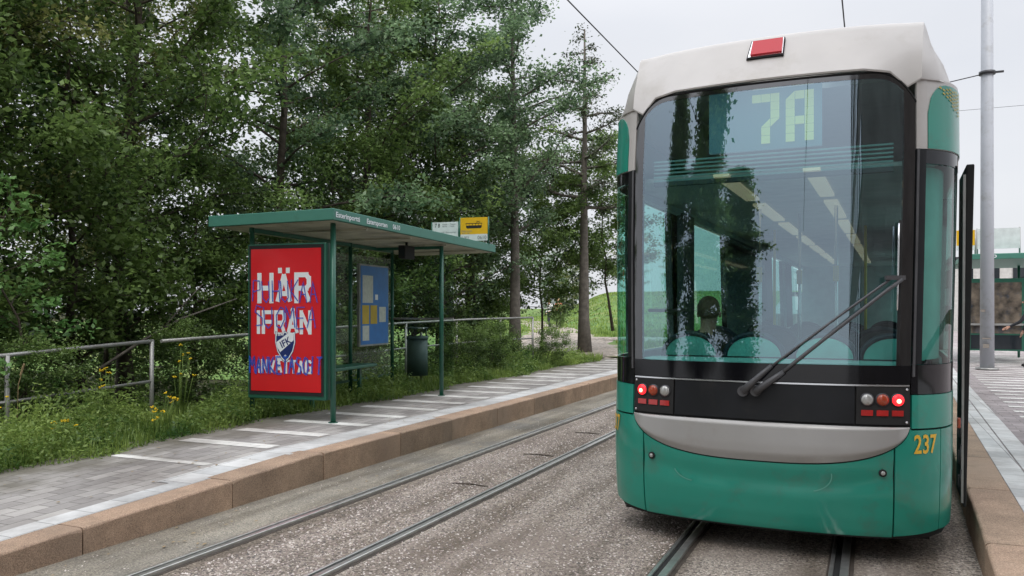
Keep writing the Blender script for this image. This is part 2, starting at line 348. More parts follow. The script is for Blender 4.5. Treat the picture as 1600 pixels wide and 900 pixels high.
def text_mesh(txt, size=1, offset=0, spacing=1, extrude=0):
    """flat text mesh data: verts (x,y) and faces, centred on x"""
    cu = bpy.data.curves.new('t', 'FONT'); cu.body = txt; cu.size = size; cu.offset = offset; cu.space_character = spacing
    cu.align_x = 'CENTER'; cu.resolution_u = 3
    o = bpy.data.objects.new('t', cu); COL.objects.link(o); bpy.context.view_layer.update()
    me = bpy.data.meshes.new_from_object(o.evaluated_get(bpy.context.evaluated_depsgraph_get()))
    vs = [(v.co.x, v.co.y) for v in me.vertices]; fs = [tuple(p.vertices) for p in me.polygons]
    bpy.data.objects.remove(o); bpy.data.curves.remove(cu); bpy.data.meshes.remove(me)
    return vs, fs
def fit(vs, x0, x1, y0, y1):
    ax, bx = min(v[0] for v in vs), max(v[0] for v in vs); ay, by = min(v[1] for v in vs), max(v[1] for v in vs)
    return [(x0+(v[0]-ax)/(bx-ax)*(x1-x0), y0+(v[1]-ay)/(by-ay)*(y1-y0)) for v in vs]

# ------------------------------------------------------------------ ground levels
def pz(y):            # platform top level, ramps down near the camera
    return .262 if y > 6.2 else max(.08, .262-(6.2-y)*.034)
def smooth(a, b, x):
    t = min(1, max(0, (x-a)/(b-a))); return t*t*(3-2*t)
def gz(x, y):         # terrain level left of and beyond the platform
    z = pz(y)-.03
    z -= 1.3*smooth(-9.2, -15, x)*(1-smooth(20, 30, y)) if x < -9 else 0
    pts = [(16, 0), (22, .05), (28, .2), (37, .35), (45, .45), (60, .75), (75, 1.2), (120, 1.6)]
    for (a, za), (b, zb) in zip(pts, pts[1:]):
        if a <= y <= b: z += za+(zb-za)*(y-a)/(b-a)
    if y > 120: z += 1.6
    z += 1.9*smooth(33, 58, y)*smooth(-.385, -.30, x/max(y, 1))
    z += .05*math.sin(x*1.7+y*.9)*math.sin(y*1.3-x*.4)*smooth(-7.2, -8, x)
    return z
def sheet(name, xs, ys, zf, m, kind='structure', smooth_=True):
    vs = [(x, y, zf(x, y)) for y in ys for x in xs]; n = len(xs)
    fs = [(j*n+i, j*n+i+1, (j+1)*n+i+1, (j+1)*n+i) for j in range(len(ys)-1) for i in range(n-1)]
    me = bpy.data.meshes.new(name); me.from_pydata(vs, [], fs); me.materials.append(m)
    me.polygons.foreach_set('use_smooth', [smooth_]*len(fs))
    o = link(name, me); tag(o, kind=kind); return o
lin = lambda a, b, n: [a+(b-a)*i/(n-1) for i in range(n)]
# big ground to the horizon
sheet('ground', [-700, 700], [-700, 900], lambda x, y: -1.9, M['soil'])
sheet('trackbed', [-4.78, .75], [-30, 90], lambda x, y: 0, M['trackbed'])
sheet('asphalt_edge', [-4.78, -4.12], [-30, 90], lambda x, y: .004, M['asphalt'])
sheet('terrain', lin(-60, -6.9, 90), lin(-12, 22.3, 60)+lin(22.9, 130, 80), gz, M['soil'])
sheet('meadow', lin(-60, -4.8, 90), lin(22.2, 130, 90), lambda x, y: gz(x, y)+.02, M['meadow'])
# left platform
PY = lin(-6, 6.2, 12)+[22.2]
sheet('pavement', [-7.0, -5.04], PY, lambda x, y: pz(y), M['paver'])
sheet('paving_strip', [-5.20, -5.0], lin(-6, 4.9, 12), lambda x, y: pz(y)+.004, M['whitestrip'])
sheet('paving_strip', [-5.34, -5.0], [4.9]+lin(5.3, 6.2, 4)+[22.2], lambda x, y: pz(y)+.004, M['whitestrip'])
# right platform (turned about 1.7 degrees to the right)
def rx(y, x): return x+.03*(y-4)
def rsheet(name, x0, x1, y0, y1, dz, m):
    ys = lin(y0, 6.2, 10)+[y1] if y0 < 6 else [y0, y1]
    vs = []; fs = []
    for y in ys: vs += [(rx(y, x0), y, pz(y)+dz), (rx(y, x1), y, pz(y)+dz)]
    for i in range(len(ys)-1): fs.append((2*i, 2*i+1, 2*i+3, 2*i+2))
    me = bpy.data.meshes.new(name); me.from_pydata(vs, [], fs); me.materials.append(m)
    return tag(link(name, me), kind='structure')
rsheet('pavement', .86, 60, -6, 60, -.002, M['paver_right'])
rsheet('paving_strip', .87, 1.05, -6, 60, .003, M['whitestrip'])
rsheet('paving_strip', 1.065, 1.235, -6, 60, .003, M['whitestrip'])
# kerbs: granite blocks
def kerb(x_of, side, seams, w):
    mb = MB()
    for a, b in zip(seams, seams[1:]):
        g = .005; j = random.uniform(-.004, .004)
        a2, b2 = a+g, b-g
        K = 16; vs = []
        for q in range(K+1):
            y = a2+(b2-a2)*q/K; xi, xo = x_of(y), x_of(y)+side*w
            z = pz(y)+.003+j*.3; e = 3 if q in (0, K) else 1
            cxx = .012+random.uniform(0, .008)*e; czz = .010+random.uniform(0, .008)*e; u = side*(j+random.uniform(-.002, .002))
            vs += [(xi+u, y, -.05), (xi+u+side*random.uniform(-.003, .004), y, z*.5), (xi+u, y, z-czz), (xi+u+side*cxx*.35, y, z-czz*.35), (xi+u+side*cxx, y, z), (xo, y, z), (xo, y, -.05)]
        mb.add(vs, [(q*7+i, q*7+i+1, q*7+i+8, q*7+i+7) for q in range(K) for i in range(6)]+[tuple(range(7)), tuple(K*7+i for i in range(7))])
    o = mb.build('kerb', M['granite']); tag(o, kind='structure')
    mb = MB(); mb.add([(x_of(-6)+side*.03, -6, -.04), (x_of(60)+side*.03, 60, -.04), (x_of(60)+side*w*.9, 60, .2), (x_of(-6)+side*w*.9, -6, .05)], [(0, 1, 2, 3)])
    return o
s = [-6, -4.6, -3.3, -1.9, -.5, .9, 2.35, 3.77, 5.15, 6.36, 7.75, 8.96]
while s[-1] < 40: s.append(s[-1]+1.35)
kerb(lambda y: -4.77, -1, [q for q in s if q < 22.5], .28)
kerb(lambda y: rx(y, .575), 1, [-6, -4.4, -2.9, -1.2, .4, 1.7, 2.9, 4.05, 5.55, 7.1]+lin(8.6, 40, 22), .29)
# tactile bars
mb = MB(); y = 5.5; i = 0
def bar(mb, x0, x1, y0, w, h, z):
    mb.add([(x0, y0, z), (x1, y0, z), (x1, y0+w, z), (x0, y0+w, z)], [(0, 1, 2, 3)])
while y < 22:
    bar(mb, -6.58+random.uniform(-.02, .02), -5.42, y, .20, 0, pz(y)+.004); y += .82
tag(mb.build('platform_markings', M['bar'], fix=False), kind='structure')
mb = MB(); y = 5.2
while y < 34:
    x0 = rx(y, 1.5)
    z = pz(y)+.003
    mb.add([(x0, y, z), (x0+1.9, y, z), (x0+1.9, y+.18, z), (x0, y+.18, z)], [(0, 1, 2, 3)]); y += .62
tag(mb.build('platform_markings', M['bar'], fix=False), kind='structure')
# path across the meadow
def ribbon(name, pts, w, m, dz):
    P = []
    for (a, b) in zip(pts, pts[1:]):
        for k in range(8): t = k/8; P.append((a[0]+(b[0]-a[0])*t, a[1]+(b[1]-a[1])*t, a[2]+(b[2]-a[2])*t))
    P.append(pts[-1]); vs = []; fs = []; NW = 8
    rnd = random.Random(3)
    for i, p in enumerate(P):
        q = P[min(i+1, len(P)-1)]; r = P[max(i-1, 0)]
        d = Vector((q[0]-r[0], q[1]-r[1])).normalized(); nx, ny = -d.y, d.x
        jl, jr = rnd.uniform(-.25, .25), rnd.uniform(-.25, .25)
        for k in range(NW):
            t = (k/(NW-1)-.5)*(p[2])+ (jl if k == 0 else jr if k == NW-1 else 0)
            x, y = p[0]+nx*t, p[1]+ny*t; vs.append((x, y, gz(x, y)+dz-(.1 if i == 0 else 0)+(.02 if 0 < k < NW-1 else -.03)+rnd.uniform(-.01, .02)))
    for i in range(len(P)-1):
        for k in range(NW-1): fs.append((i*NW+k, i*NW+k+1, (i+1)*NW+k+1, (i+1)*NW+k))
    me = bpy.data.meshes.new(name); me.from_pydata(vs, [], fs); me.materials.append(m); me.polygons.foreach_set('use_smooth', [True]*len(fs))
    return tag(link(name, me), kind='structure')
ribbon('path', [(-7.2, 21.8, 2.4), (-8.6, 24.0, 3.4), (-10.2, 27.5, 4.2), (-12.3, 33, 3.2), (-16, 41, 2), (-22, 53, 1.8)], 1, M['pathstone'], .03)
ribbon('path', [(-10.8, 29.5, 2.4), (-8.8, 30.5, 2.4), (-5.2, 31, 2.2)], 1, M['pathstone'], .05)

# ------------------------------------------------------------------ rails (each one a grooved steel rail)
def rail(x, head_w, label, group, y0=-25, y1=88):
    t = thing('tram_rail', label, 'rail', (x, y0, 0), 0, group)
    L = y1-y0
    # running head, groove, guard lip
    a = MB(); a.box((0, L/2, .012), (.050, L, .03)); a.build('rail_head', M['steel_rail'], t, bevel=.006)
    g = MB(); g.box((-.045, L/2, .003), (.036, L, .006)); g.build('groove', M['rubber'], t)
    b = MB(); b.box((-.076, L/2, .009), (.024, L, .022)); b.build('guard_lip', M['steel_rail'], t, bevel=.004)
    c = MB(); c.box((-.025, L/2, -.03), (.155, L, .066)); c.build('rail_web', M['rail_side'], t)
rail(-4.03, .056, 'grooved steel rail nearest the left kerb, beside the bus shelter platform', 'tram rails')
rail(-3.05, .056, 'steel rail in the gravel, second from the left kerb', 'tram rails')
rail(-1.15, .056, 'steel rail running under the left half of the green tram', 'tram rails')
rail(-.15, .056, 'steel rail running under the right half of the green tram', 'tram rails')
# tie bars showing through the gravel
for i, (yy) in enumerate((6.73, 8.42, 10.17)):
    o = MB().tube([(-3.58, yy, .002), (-3.4, yy+.02, .008), (-3.22, yy, .003)], .008, 6).build('track_tie_bar', M['rail_side'])
    tag(o, ['rusty tie bar in the gravel between the left rails, nearest the camera', 'rusty tie bar between the left rails, the middle one of three', 'rusty tie bar between the left rails, the farthest of three'][i], 'tie bar', 'rusty tie bars between the left rails')
# loose stones on the track bed
rng = np.random.default_rng(5)
def quadcloud(C, U, V, m, name, parent=None, bend=0, rhomb=True):
    """one small rhombic face per centre C with half axes U, V"""
    n = len(C); P = np.empty((n, 4, 3))
    P[:, 0] = C-U; P[:, 1] = C+V*.9-U*.05; P[:, 2] = C+U; P[:, 3] = C-V*.9-U*.05
    if bend: 
        N = np.cross(U, V); N /= np.linalg.norm(N, axis=1, keepdims=True)+1e-9
        P[:, 0] -= N*bend*np.linalg.norm(U, axis=1, keepdims=True); P[:, 2] -= N*bend*np.linalg.norm(U, axis=1, keepdims=True)
    me = bpy.data.meshes.new(name); me.vertices.add(4*n); me.vertices.foreach_set('co', P.ravel())
    me.loops.add(4*n); me.loops.foreach_set('vertex_index', np.arange(4*n, dtype=np.int32))
    me.polygons.add(n); me.polygons.foreach_set('loop_start', np.arange(0, 4*n, 4, dtype=np.int32))
    me.polygons.foreach_set('loop_total', np.full(n, 4, dtype=np.int32))
    me.update(calc_edges=True); me.materials.append(m)
    return me
def stones(name, n, xr, yr, zf, smin, smax, m):
    vs = []; fs = []
    base = np.array([(1, 0, 0), (-1, 0, 0), (0, 1, 0), (0, -1, 0), (0, 0, 1), (0, 0, -1)], float)
    F = [(0, 2, 4), (2, 1, 4), (1, 3, 4), (3, 0, 4), (2, 0, 5), (1, 2, 5), (3, 1, 5), (0, 3, 5)]
    for i in range(n):
        x = rng.uniform(*xr); y = yr[0]+(yr[1]-yr[0])*rng.random()**1.6; r = rng.uniform(smin, smax)
        q = base*(r*rng.uniform(.6, 1.3, (6, 3))); a = rng.uniform(0, 6.28); ca, sa = math.cos(a), math.sin(a)
        q = np.stack([q[:, 0]*ca-q[:, 1]*sa, q[:, 0]*sa+q[:, 1]*ca, q[:, 2]*.6], 1)+(x, y, zf(x, y)+r*.1)
        b = len(vs); vs += q.tolist(); fs += [(b+f[0], b+f[1], b+f[2]) for f in F]
    me = bpy.data.meshes.new(name); me.from_pydata(vs, [], fs); me.materials.append(m)
    return tag(link(name, me), kind='stuff')
def stonemat():
    m, n, l, p = newmat('stone'); g = n.new('ShaderNodeNewGeometry'); r = n.new('ShaderNodeValToRGB'); l.new(g.outputs['Random Per Island'], r.inputs[0])
    e = r.color_ramp.elements; e[0].color = (.12, .11, .11, 1); e[1].color = (.75, .69, .65, 1); x = e.new(.5); x.color = (.34, .27, .24, 1)
    l.new(r.outputs[0], p.inputs['Base Color']); p.inputs['Roughness'].default_value = .9; return m
M['stone'] = stonemat()
tag(stones('gravel', 24000, (-3.0, -1.2), (2.5, 16), lambda x, y: .0, .003, .011, M['stone']), 'small loose gravel scattered between the two tracks', 'gravel')
tag(stones('gravel', 13000, (-3.9, -3.1), (2.5, 16), lambda x, y: .0, .004, .012, M['stone']), 'small loose gravel scattered between the left rails', 'gravel')
tag(stones('gravel', 1200, (-4.7, -4.15), (2.5, 14), lambda x, y: .004, .002, .007, M['stone']), 'fine grit scattered along the foot of the left kerb', 'gravel')

# fallen leaves and litter
vs = []; fs = []
for _ in range(260):
    side = rng.random() < .6
    x = rng.uniform(-6.7, -5.0) if side else rng.uniform(-4.72, -4.1); y = rng.uniform(3, 17); z = (pz(y) if side else .004)+.008; a = rng.uniform(0, 6.28); l = rng.uniform(.010, .026)
    b = len(vs); ca, sa = math.cos(a)*l, math.sin(a)*l
    vs += [(x-ca, y-sa, z), (x-sa*.5, y+ca*.5, z+.004), (x+ca, y+sa, z+.003), (x+sa*.5, y-ca*.5, z+.002)]; fs.append((b, b+1, b+2, b+3))
me = bpy.data.meshes.new('fallen_leaves'); me.from_pydata(vs, [], fs); me.materials.append(M['straw']); tag(link('fallen_leaves', me), 'small dry fallen leaves on the left platform and along its kerb', 'leaves', kind='stuff')

# ------------------------------------------------------------------ the tram
TX, TY, TR = -.675, 5.53, R(-1.5)
tram = thing('tram', 'green and silver tram number 237 on route 7A seen from behind', 'tram', (TX, TY, 0), TR)
PF = [(0, 0), (.15, .003), (.3, .012), (.45, .028), (.6, .052), (.72, .08), (.8, .105), (.885, .142), (.95, .185), (1.0, .232), (1.04, .282), (1.08, .35), (1.11, .43), (1.135, .54), (1.147, .66), (1.15, .8), (1.15, 14)]
ARC = [0]
for a, b in zip(PF, PF[1:]): ARC.append(ARC[-1]+math.dist(a, b))
def s_of_x(x):
    for i in range(len(PF)-1):
        if PF[i][0] <= x <= PF[i+1][0] and PF[i+1][0] > PF[i][0]:
            return ARC[i]+(ARC[i+1]-ARC[i])*(x-PF[i][0])/(PF[i+1][0]-PF[i][0])
def s_of_y(y): return ARC[-2]+(y-PF[-2][1])
def plan(s):
    s = min(max(s, 0), ARC[-1]-1e-6)
    for i in range(len(PF)-1):
        if s <= ARC[i+1]:
            t = (s-ARC[i])/(ARC[i+1]-ARC[i])
            # catmull-like smoothing of the normal
            def tan(k):
                a = PF[max(k-1, 0)]; b = PF[min(k+1, len(PF)-1)]
                if k == 0: return (1, 0)
                d = math.dist(a, b); return ((b[0]-a[0])/d, (b[1]-a[1])/d)
            if i >= len(PF)-2: tx, ty = 0, 1
            else:
                t0, t1 = tan(i), tan(i+1); tx, ty = t0[0]*(1-t)+t1[0]*t, t0[1]*(1-t)+t1[1]*t
            L = math.hypot(tx, ty); p = (PF[i][0]*(1-t)+PF[i+1][0]*t, PF[i][1]*(1-t)+PF[i+1][1]*t)
            # hermite position so the silhouette is round
            if i < len(PF)-2:
                seg = ARC[i+1]-ARC[i]; h00 = 2*t**3-3*t*t+1; h10 = t**3-2*t*t+t; h01 = -2*t**3+3*t*t; h11 = t**3-t*t
                p = tuple(h00*PF[i][c]+h10*seg*t0[c]+h01*PF[i+1][c]+h11*seg*t1[c] for c in (0, 1))
            return p[0], p[1], ty/L, -tx/L
def interp(tab, z):
    if z <= tab[0][0]: return tab[0][1]
    for (a, va), (b, vb) in zip(tab, tab[1:]):
        if z <= b: t = (z-a)/(b-a); return va+(vb-va)*t
    return tab[-1][1]
RT = [(.15, .06), (.21, .03), (.3, .012), (.42, .003), (.6, 0), (.75, .01), (.9, .03), (1.15, .06), (1.6, .085), (2.1, .12), (2.6, .17), (3.17, .255), (3.4, .3)]
WT = [(.15, .99), (.22, .998), (.35, 1.003), (.6, 1.008), (1.2, 1.015), (2.0, 1.035), (2.7, 1.05), (3.2, 1.05)]
def P(s, z, off=0):
    sg = -1 if s < 0 else 1; x, y, nx, ny = plan(abs(s))
    fade = max(0, 1-max(0, y-.3)/2.5)          # rake only acts on the rear end
    return Vector((sg*(x*interp(WT, z)+nx*off), y+interp(RT, z)*fade+ny*off, z))
def patch(name, s0, s1, zlo, zhi, m, parent=tram, off=0, skirt=.02, ns=24, nz=12, wrapn=True, sm=True):
    zl = zlo if callable(zlo) else (lambda s: zlo); zh = zhi if callable(zhi) else (lambda s: zhi)
    of = off if callable(off) else (lambda s, t: off)
    vs = []; fs = []; n1 = nz+1
    for i in range(ns+1):
        s = s0+(s1-s0)*i/ns
        for j in range(nz+1):
            t = j/nz; z = zl(s)+(zh(s)-zl(s))*t; vs.append(P(s, z, of(s, t)))
    for i in range(ns):
        for j in range(nz): fs.append((i*n1+j, (i+1)*n1+j, (i+1)*n1+j+1, i*n1+j+1))
    mb = MB(); mb.add(vs, fs, 0, sm)
    if skirt:
        bd = [(i, 0) for i in range(ns+1)]+[(ns, j) for j in range(1, nz+1)]+[(i, nz) for i in range(ns-1, -1, -1)]+[(0, j) for j in range(nz-1, 0, -1)]
        A = []; B = []
        for i, j in bd:
            s = s0+(s1-s0)*i/ns; t = j/nz; z = zl(s)+(zh(s)-zl(s))*t
            A.append(vs[i*n1+j]); B.append(P(s, z, of(s, t)-skirt))
        k = len(bd); mb.add(A+B, [(i, (i+1) % k, (i+1) % k+k, i+k) for i in range(k)], 0, False)
    o = mb.build(name, m, parent, fix=False)
    return o
X = s_of_x
sW = X(.885); sP = X(.945); sSeam = X(.80); sSeam2 = X(1.06)
# dark liner so the joints read as gaps
patch('under_shell', -s_of_y(13.9), s_of_y(13.9), .17, 1.18, M['rubber'], off=-.022, skirt=0, ns=160, nz=10)
def zsil(s):     # lower edge of the silver bumper
    u = abs(s)/sW
    return .635+.25*(1-(1-min(1, u)**3)**.55)
# green lower bumper
patch('bumper', -sSeam+.005, sSeam-.005, .19, lambda s: zsil(s)-.009, M['tram_green'], off=lambda s, t: -.012*max(0, 1-abs(t-.72)*5), ns=60, nz=20)
for sg in (-1, 1):
    a, b = (sSeam+.005, sSeam2-.004)
    # corner panel rises beside the end of the silver bar
    def top(s, sg=sg):
        u = abs(s)
        return zsil(u)-.009 if u < sW+.004 else .865
    patch('corner_panel', sg*a, sg*b, lambda s: .195+.03*(abs(s)-a)/(b-a), top, M['tram_green'], ns=30, nz=16)
    patch('corner_panel', sg*(sSeam2+.004), sg*s_of_y(1.0), lambda s: .225, .865, M['tram_green'], ns=30, nz=16)
    patch('corner_band', sg*(sW+.012), sg*s_of_y(1.0), .877, 1.085, M['tram_green'], ns=30, nz=6)
    patch('window_border', sg*(sW+.006), sg*s_of_y(.95), 1.09, 1.275, M['frit'], ns=24, nz=4, off=-.003)
    g = patch('corner_window', sg*(sP+.004), sg*s_of_y(.8), 1.28, 2.56, M['corner_glass'], ns=24, nz=10, off=-.006, skirt=0)
    patch('window_border', sg*(sP), sg*s_of_y(.95), 2.565, 2.655, M['frit'], ns=24, nz=3, off=-.003)
    patch('window_pillar', sg*(sW+.006), sg*(sP), 1.28, 2.655, M['black_panel'], ns=4, nz=10, off=.002)
    patch('window_seal', sg*(sW+.01), sg*(sW+.024), 1.2, 2.66, M['wiper'], ns=2, nz=10, off=.009)
    patch('window_pillar', sg*s_of_y(.8), sg*s_of_y(.95), 1.28, 2.56, M['tram_black'], ns=3, nz=6, off=-.003)
    patch('pillar_trim', sg*(sW+.006), sg*(sP+.004), 2.66, 3.13, M['tram_silver'], ns=5, nz=8, off=.003)
    # rounded green upper corner panel over a silver surround
    e0, e1 = sP+.008, s_of_y(1.0)
    patch('upper_corner_trim', sg*e0, sg*e1, 2.66, 3.13, M['tram_silver'], ns=24, nz=8, off=-.002)
    def zt(s):
        u = (abs(s)-e0-.004)/.16
        return 2.9+.2*math.sqrt(max(0, 1-(1-min(1, u))**2))
    patch('upper_corner_panel', sg*(e0+.004), sg*e1, 2.664, zt, M['tram_green'], ns=40, nz=10, off=.004)
    # long sides
    patch('side_panel', sg*(s_of_y(1.0)+.004), sg*s_of_y(13.9), .25, 1.28, M['tram_green'], ns=20, nz=8)
    patch('side_cornice', sg*(s_of_y(1.0)+.004), sg*s_of_y(13.9), 2.56, 3.13, M['tram_green'], ns=20, nz=6)
    cuts = [(.95, 2.16), (2.7, 4.9), (9.2, 10.6), (12.1, 13.6)]  # long blank stretches replace windows further on, added to keep the cabin dark
    pr = .95
    for (a, b) in cuts:
        if a > pr+.01: patch('side_pillar_and_blind', sg*s_of_y(pr), sg*s_of_y(a), 1.29, 2.555, M['tram_black'], ns=3, nz=4, skirt=.06)
        patch('side_window', sg*s_of_y(a+.01), sg*s_of_y(b-.01), 1.285, 2.555, M['side_glass'], ns=4, nz=4, off=-.008, skirt=0)
        pr = b
# silver bumper bar, standing proud, with rolled top and bottom edges
patch('bumper_bar', -sW, sW, zsil, lambda s: .885, M['bumper_silver'], off=lambda s, t: .022*min(1, t/.2)*min(1, (1-t)/.07+.3)*min(1, (sW-abs(s))*12+.1), ns=90, nz=16)
patch('bumper_bar_shadow_gap', -sW-.008, sW+.008, lambda s: zsil(s)-.012, lambda s: .895, M['rubber'], off=-.012, ns=60, nz=6)
# black hatch and lamp clusters
sC = X(.575)
patch('engine_hatch', -sC+.006, sC-.006, .90, 1.135, M['black_panel'], off=.002, ns=40, nz=5)
patch('chrome_strip', -sW+.01, sW-.01, 1.139, 1.149, M['chrome'], off=.007, skirt=.012, ns=60, nz=1)
patch('window_border', -sW, sW, 1.153, 1.27, M['frit'], off=.0, ns=50, nz=4)
def disc(mb, s, z, r, off, depth, n=20, dome=0, mi=0):
    c0 = P(s, z, off); _, _, nx, ny = plan(abs(s)); sg = -1 if s < 0 else 1
    nv = Vector((sg*nx, ny, .0)).normalized(); u = Vector((-nv.y, nv.x, 0)); w = Vector((0, 0, 1))
    rings = [(r, -depth), (r, 0), (r*.7, dome*.6), (r*.35, dome*.9)]
    vs = []
    for rr, d in rings:
        for k in range(n):
            t = 2*math.pi*k/n; vs.append(c0+nv*d+u*rr*math.cos(t)+w*rr*math.sin(t))
    vs.append(c0+nv*dome)
    fs = [(i*n+k, i*n+(k+1) % n, (i+1)*n+(k+1) % n, (i+1)*n+k) for i in range(3) for k in range(n)]+[(3*n+k, 3*n+(k+1) % n, 4*n) for k in range(n)]
    mb.add(vs, fs, mi, True)
def rectpatch(name, s0, s1, z0, z1, m, parent, off, sk=.01, nz=3):
    return patch(name, s0, s1, z0, z1, m, parent, off=off, skirt=sk, ns=6, nz=nz)
for sg in (-1, 1):
    h = patch('tail_light_cluster', sg*(sC+.004), sg*(sW-.004), .90, 1.135, M['rubber'], off=.004, ns=12, nz=5)
    for (xx, m, nm) in ((.64, 'clear_lens', 'reversing_light'), (.727, 'amber_lens', 'turn_signal'), (.812, 'red_lit', 'tail_light')):
        sx = X(xx)*sg
        q = MB(); disc(q, sx, 1.055, .043, .012, .02, 24, .002); q.build('lamp_bezel', M['dark_metal'], h, fix=False)
        q = MB(); disc(q, sx, 1.055, .036, .016, .02, 24, .012); L = q.build(nm, M[m], h, fix=False)
        if nm == 'tail_light':
            q = MB(); disc(q, sx, 1.05, .014, .030, .004, 12, .004); q.build('bulb', M['hot'], h, fix=False)
        a = X(xx)
        rectpatch('reflector', sg*(a-.034), sg*(a+.034), .955, .99, M['red_lens'], h, .011)
    for (xx, zz) in ((.862, 1.12), (.862, .915)):
        q = MB(); disc(q, X(xx)*sg, zz, .008, .010, .01, 8, .003); q.build('screw', M['chrome'], h, fix=False)
    q = MB(); disc(q, sg*X(.735), .60, .024, .004, .01, 16, 0, 0); f = q.build('towing_cap', M['rubber'], tram, fix=False)
    q = MB(); disc(q, sg*X(.735), .60, .013, .008, .01, 16, .003, 0); q.build('cap_bolt', M['clear_lens'], f, fix=False)
# rear window
def gtop(s):
    u = abs(s)
    return 3.175-.20*max(0, (u-(sW-.27))/.27)**2.5
patch('window_border', -sW+.001, -sW+.07, 1.27, lambda s: gtop(s), M['tram_black'], ns=6, nz=20)
patch('window_border', sW-.07, sW-.001, 1.27, lambda s: gtop(s), M['tram_black'], ns=6, nz=20)
patch('window_border', -sW+.0705, sW-.0705, lambda s: gtop(s)-.035, gtop, M['tram_black'], ns=50, nz=2)
patch('rear_window', -sW+.0705, sW-.0705, 1.272, lambda s: gtop(s)-.036, M['tram_glass'], ns=60, nz=40, skirt=0)
patch('window_seal', -sW-.004, sW+.004, lambda s: gtop(s)+.001, lambda s: gtop(s)+.012, M['rubber'], off=.006, ns=60, nz=1)
# silver roof cap
cap = MB()
def outline(z, wx, dy, crease):
    pts = []
    for x in (0, .15, .3, .45, .6, .75, .85):
        _, y, _, _ = plan(X(x)); pts.append((x*wx, y+dy))
    _, y, _, _ = plan(X(.9)); pts.append((crease, y+dy+.0))
    return pts
lo = outline(3.14, 1.04, .225, .965); tp = outline(3.56, 1.05, .50, .985)
lo += [(1.075, .48), (1.15, .62), (1.19, .86), (1.205, 1.3), (1.205, 14)]
tp += [(.995, .72), (.995, .95), (.99, 1.2), (.985, 1.5), (.98, 14)]
rows = []
for t, bow in ((0, -.012), (.05, .004), (.3, .012), (.6, .010), (.9, .006), (.97, 0), (1, -.012)):
    rows.append([(l[0]*(1-t)+u[0]*t, l[1]*(1-t)+u[1]*t-bow, (3.17-.02*min(1, max(0, (i-6)/2)) if t == 0 else 0)*(t == 0)+(0 if t == 0 else 3.16+(3.575-3.16)*t)) for i, (l, u) in enumerate(zip(lo, tp))])
top1 = [(x*.93, y+.12, 3.60) for x, y in tp]; top2 = [(x*.3, y+.2, 3.63) for x, y in tp]
rows += [top1, top2]
# bottom edge of the cap follows the window arch
def capz(x): return gtop(X(min(abs(x)/1.05, .885)))+.018 if abs(x) < .93 else 3.12
rows[0] = [(x, y, capz(x)) for (x, y, z) in rows[0]]
rows[1] = [(x, y, capz(x)+.012) for (x, y, z) in rows[1]]
n = len(lo)
for sg in (-1, 1):
    vs = [(sg*x, y, z) for r in rows for (x, y, z) in r]
    for j in range(len(rows)-1):
        for i in range(n-1): pass
    fs = [(j*n+i, j*n+i+1, (j+1)*n+i+1, (j+1)*n+i) for j in range(len(rows)-1) for i in range(n-1)]
    cap.add(vs, fs, 0, True)
    ib = [(sg*x*.97, y+.06, z+.01) for (x, y, z) in rows[0]]
    cap.add([(sg*x, y, z) for (x, y, z) in rows[0]]+ib, [(i, i+1, i+1+n, i+n) for i in range(n-1)], 0, False)
cap_o = cap.build('roof_cap', M['tram_silver'], tram)
# mark the crease sharp
me = cap_o.data
bm = bmesh.new(); bm.from_mesh(me)
for e in bm.edges:
    if len(e.link_faces) == 2 and e.calc_face_angle(0) > R(24): e.smooth = False
bm.to_mesh(me); bm.free()
MB().box((0, 7.6, 3.5), (1.7, 12, .12)).build('roof_deck', M['tram_silver'], tram)
# brake light on the cap
def RL(x, z, d):   # point on the cap face
    t = (z-3.16)/.415; _, y, _, _ = plan(X(abs(x))); return Vector((x, y+.225*(1-t)+.50*t-.012-d*.85, z+d*.5))
bl = MB().prism([(-.135, 3.375), (.115, 3.375), (.115, 3.53), (-.115, 3.53)], lambda x, z: RL(x, z, .012), lambda x, z: RL(x, z, -.05)).build('roof_brake_light', M['rubber'], tram)
MB().prism([(-.108, 3.395), (.103, 3.395), (.103, 3.512), (-.100, 3.512)], lambda x, z: RL(x, z, .03), lambda x, z: RL(x, z, 0)).build('red_lens', emis('roof_red', (.9, .01, .03), .05, (.50, .008, .02)), bl)
MB().prism([(-.125, 3.385), (.108, 3.385), (.108, 3.522), (-.108, 3.522)], lambda x, z: RL(x, z, .017), lambda x, z: RL(x, z, 0)).build('chrome_rim', M['chrome'], bl)
# fleet numbers, mapped on to the body
def text_on(txt, s0, s1, z0, z1, m, name, off=.006, shear=0):
    vs, fs = text_mesh(txt, 1, .018, 1.05); vs = fit(vs, 0, 1, 0, 1)
    mb = MB(); mb.add([P(s0+(s1-s0)*(a+shear*b), z0+(z1-z0)*b, off) for a, b in vs], fs)
    return mb.build(name, m, tram, fix=False)
text_on('237', X(.905), X(1.03), .72, .84, M['gold'], 'fleet_number', .0065)
text_on('237', -s_of_x(1.10), -s_of_x(1.015), .73, .85, M['gold'], 'fleet_number', .0065)
# gold dashes on the right upper corner
mb = MB()
for i in range(9):
    for j in range(7):
        if j > i*.9+.5: continue
        s = X(1.01)+i*.036; z = 3.075-j*.024-.006*((9-i) % 3)
        if s > s_of_y(.7): continue
        mb.add([P(s, z, .009), P(s+.026, z-.008, .009), P(s+.03, z+.002, .009), P(s+.004, z+.010, .009)], [(0, 1, 2, 3)])
mb.build('gold_dash_pattern', M['gold_dull'], tram, fix=False)
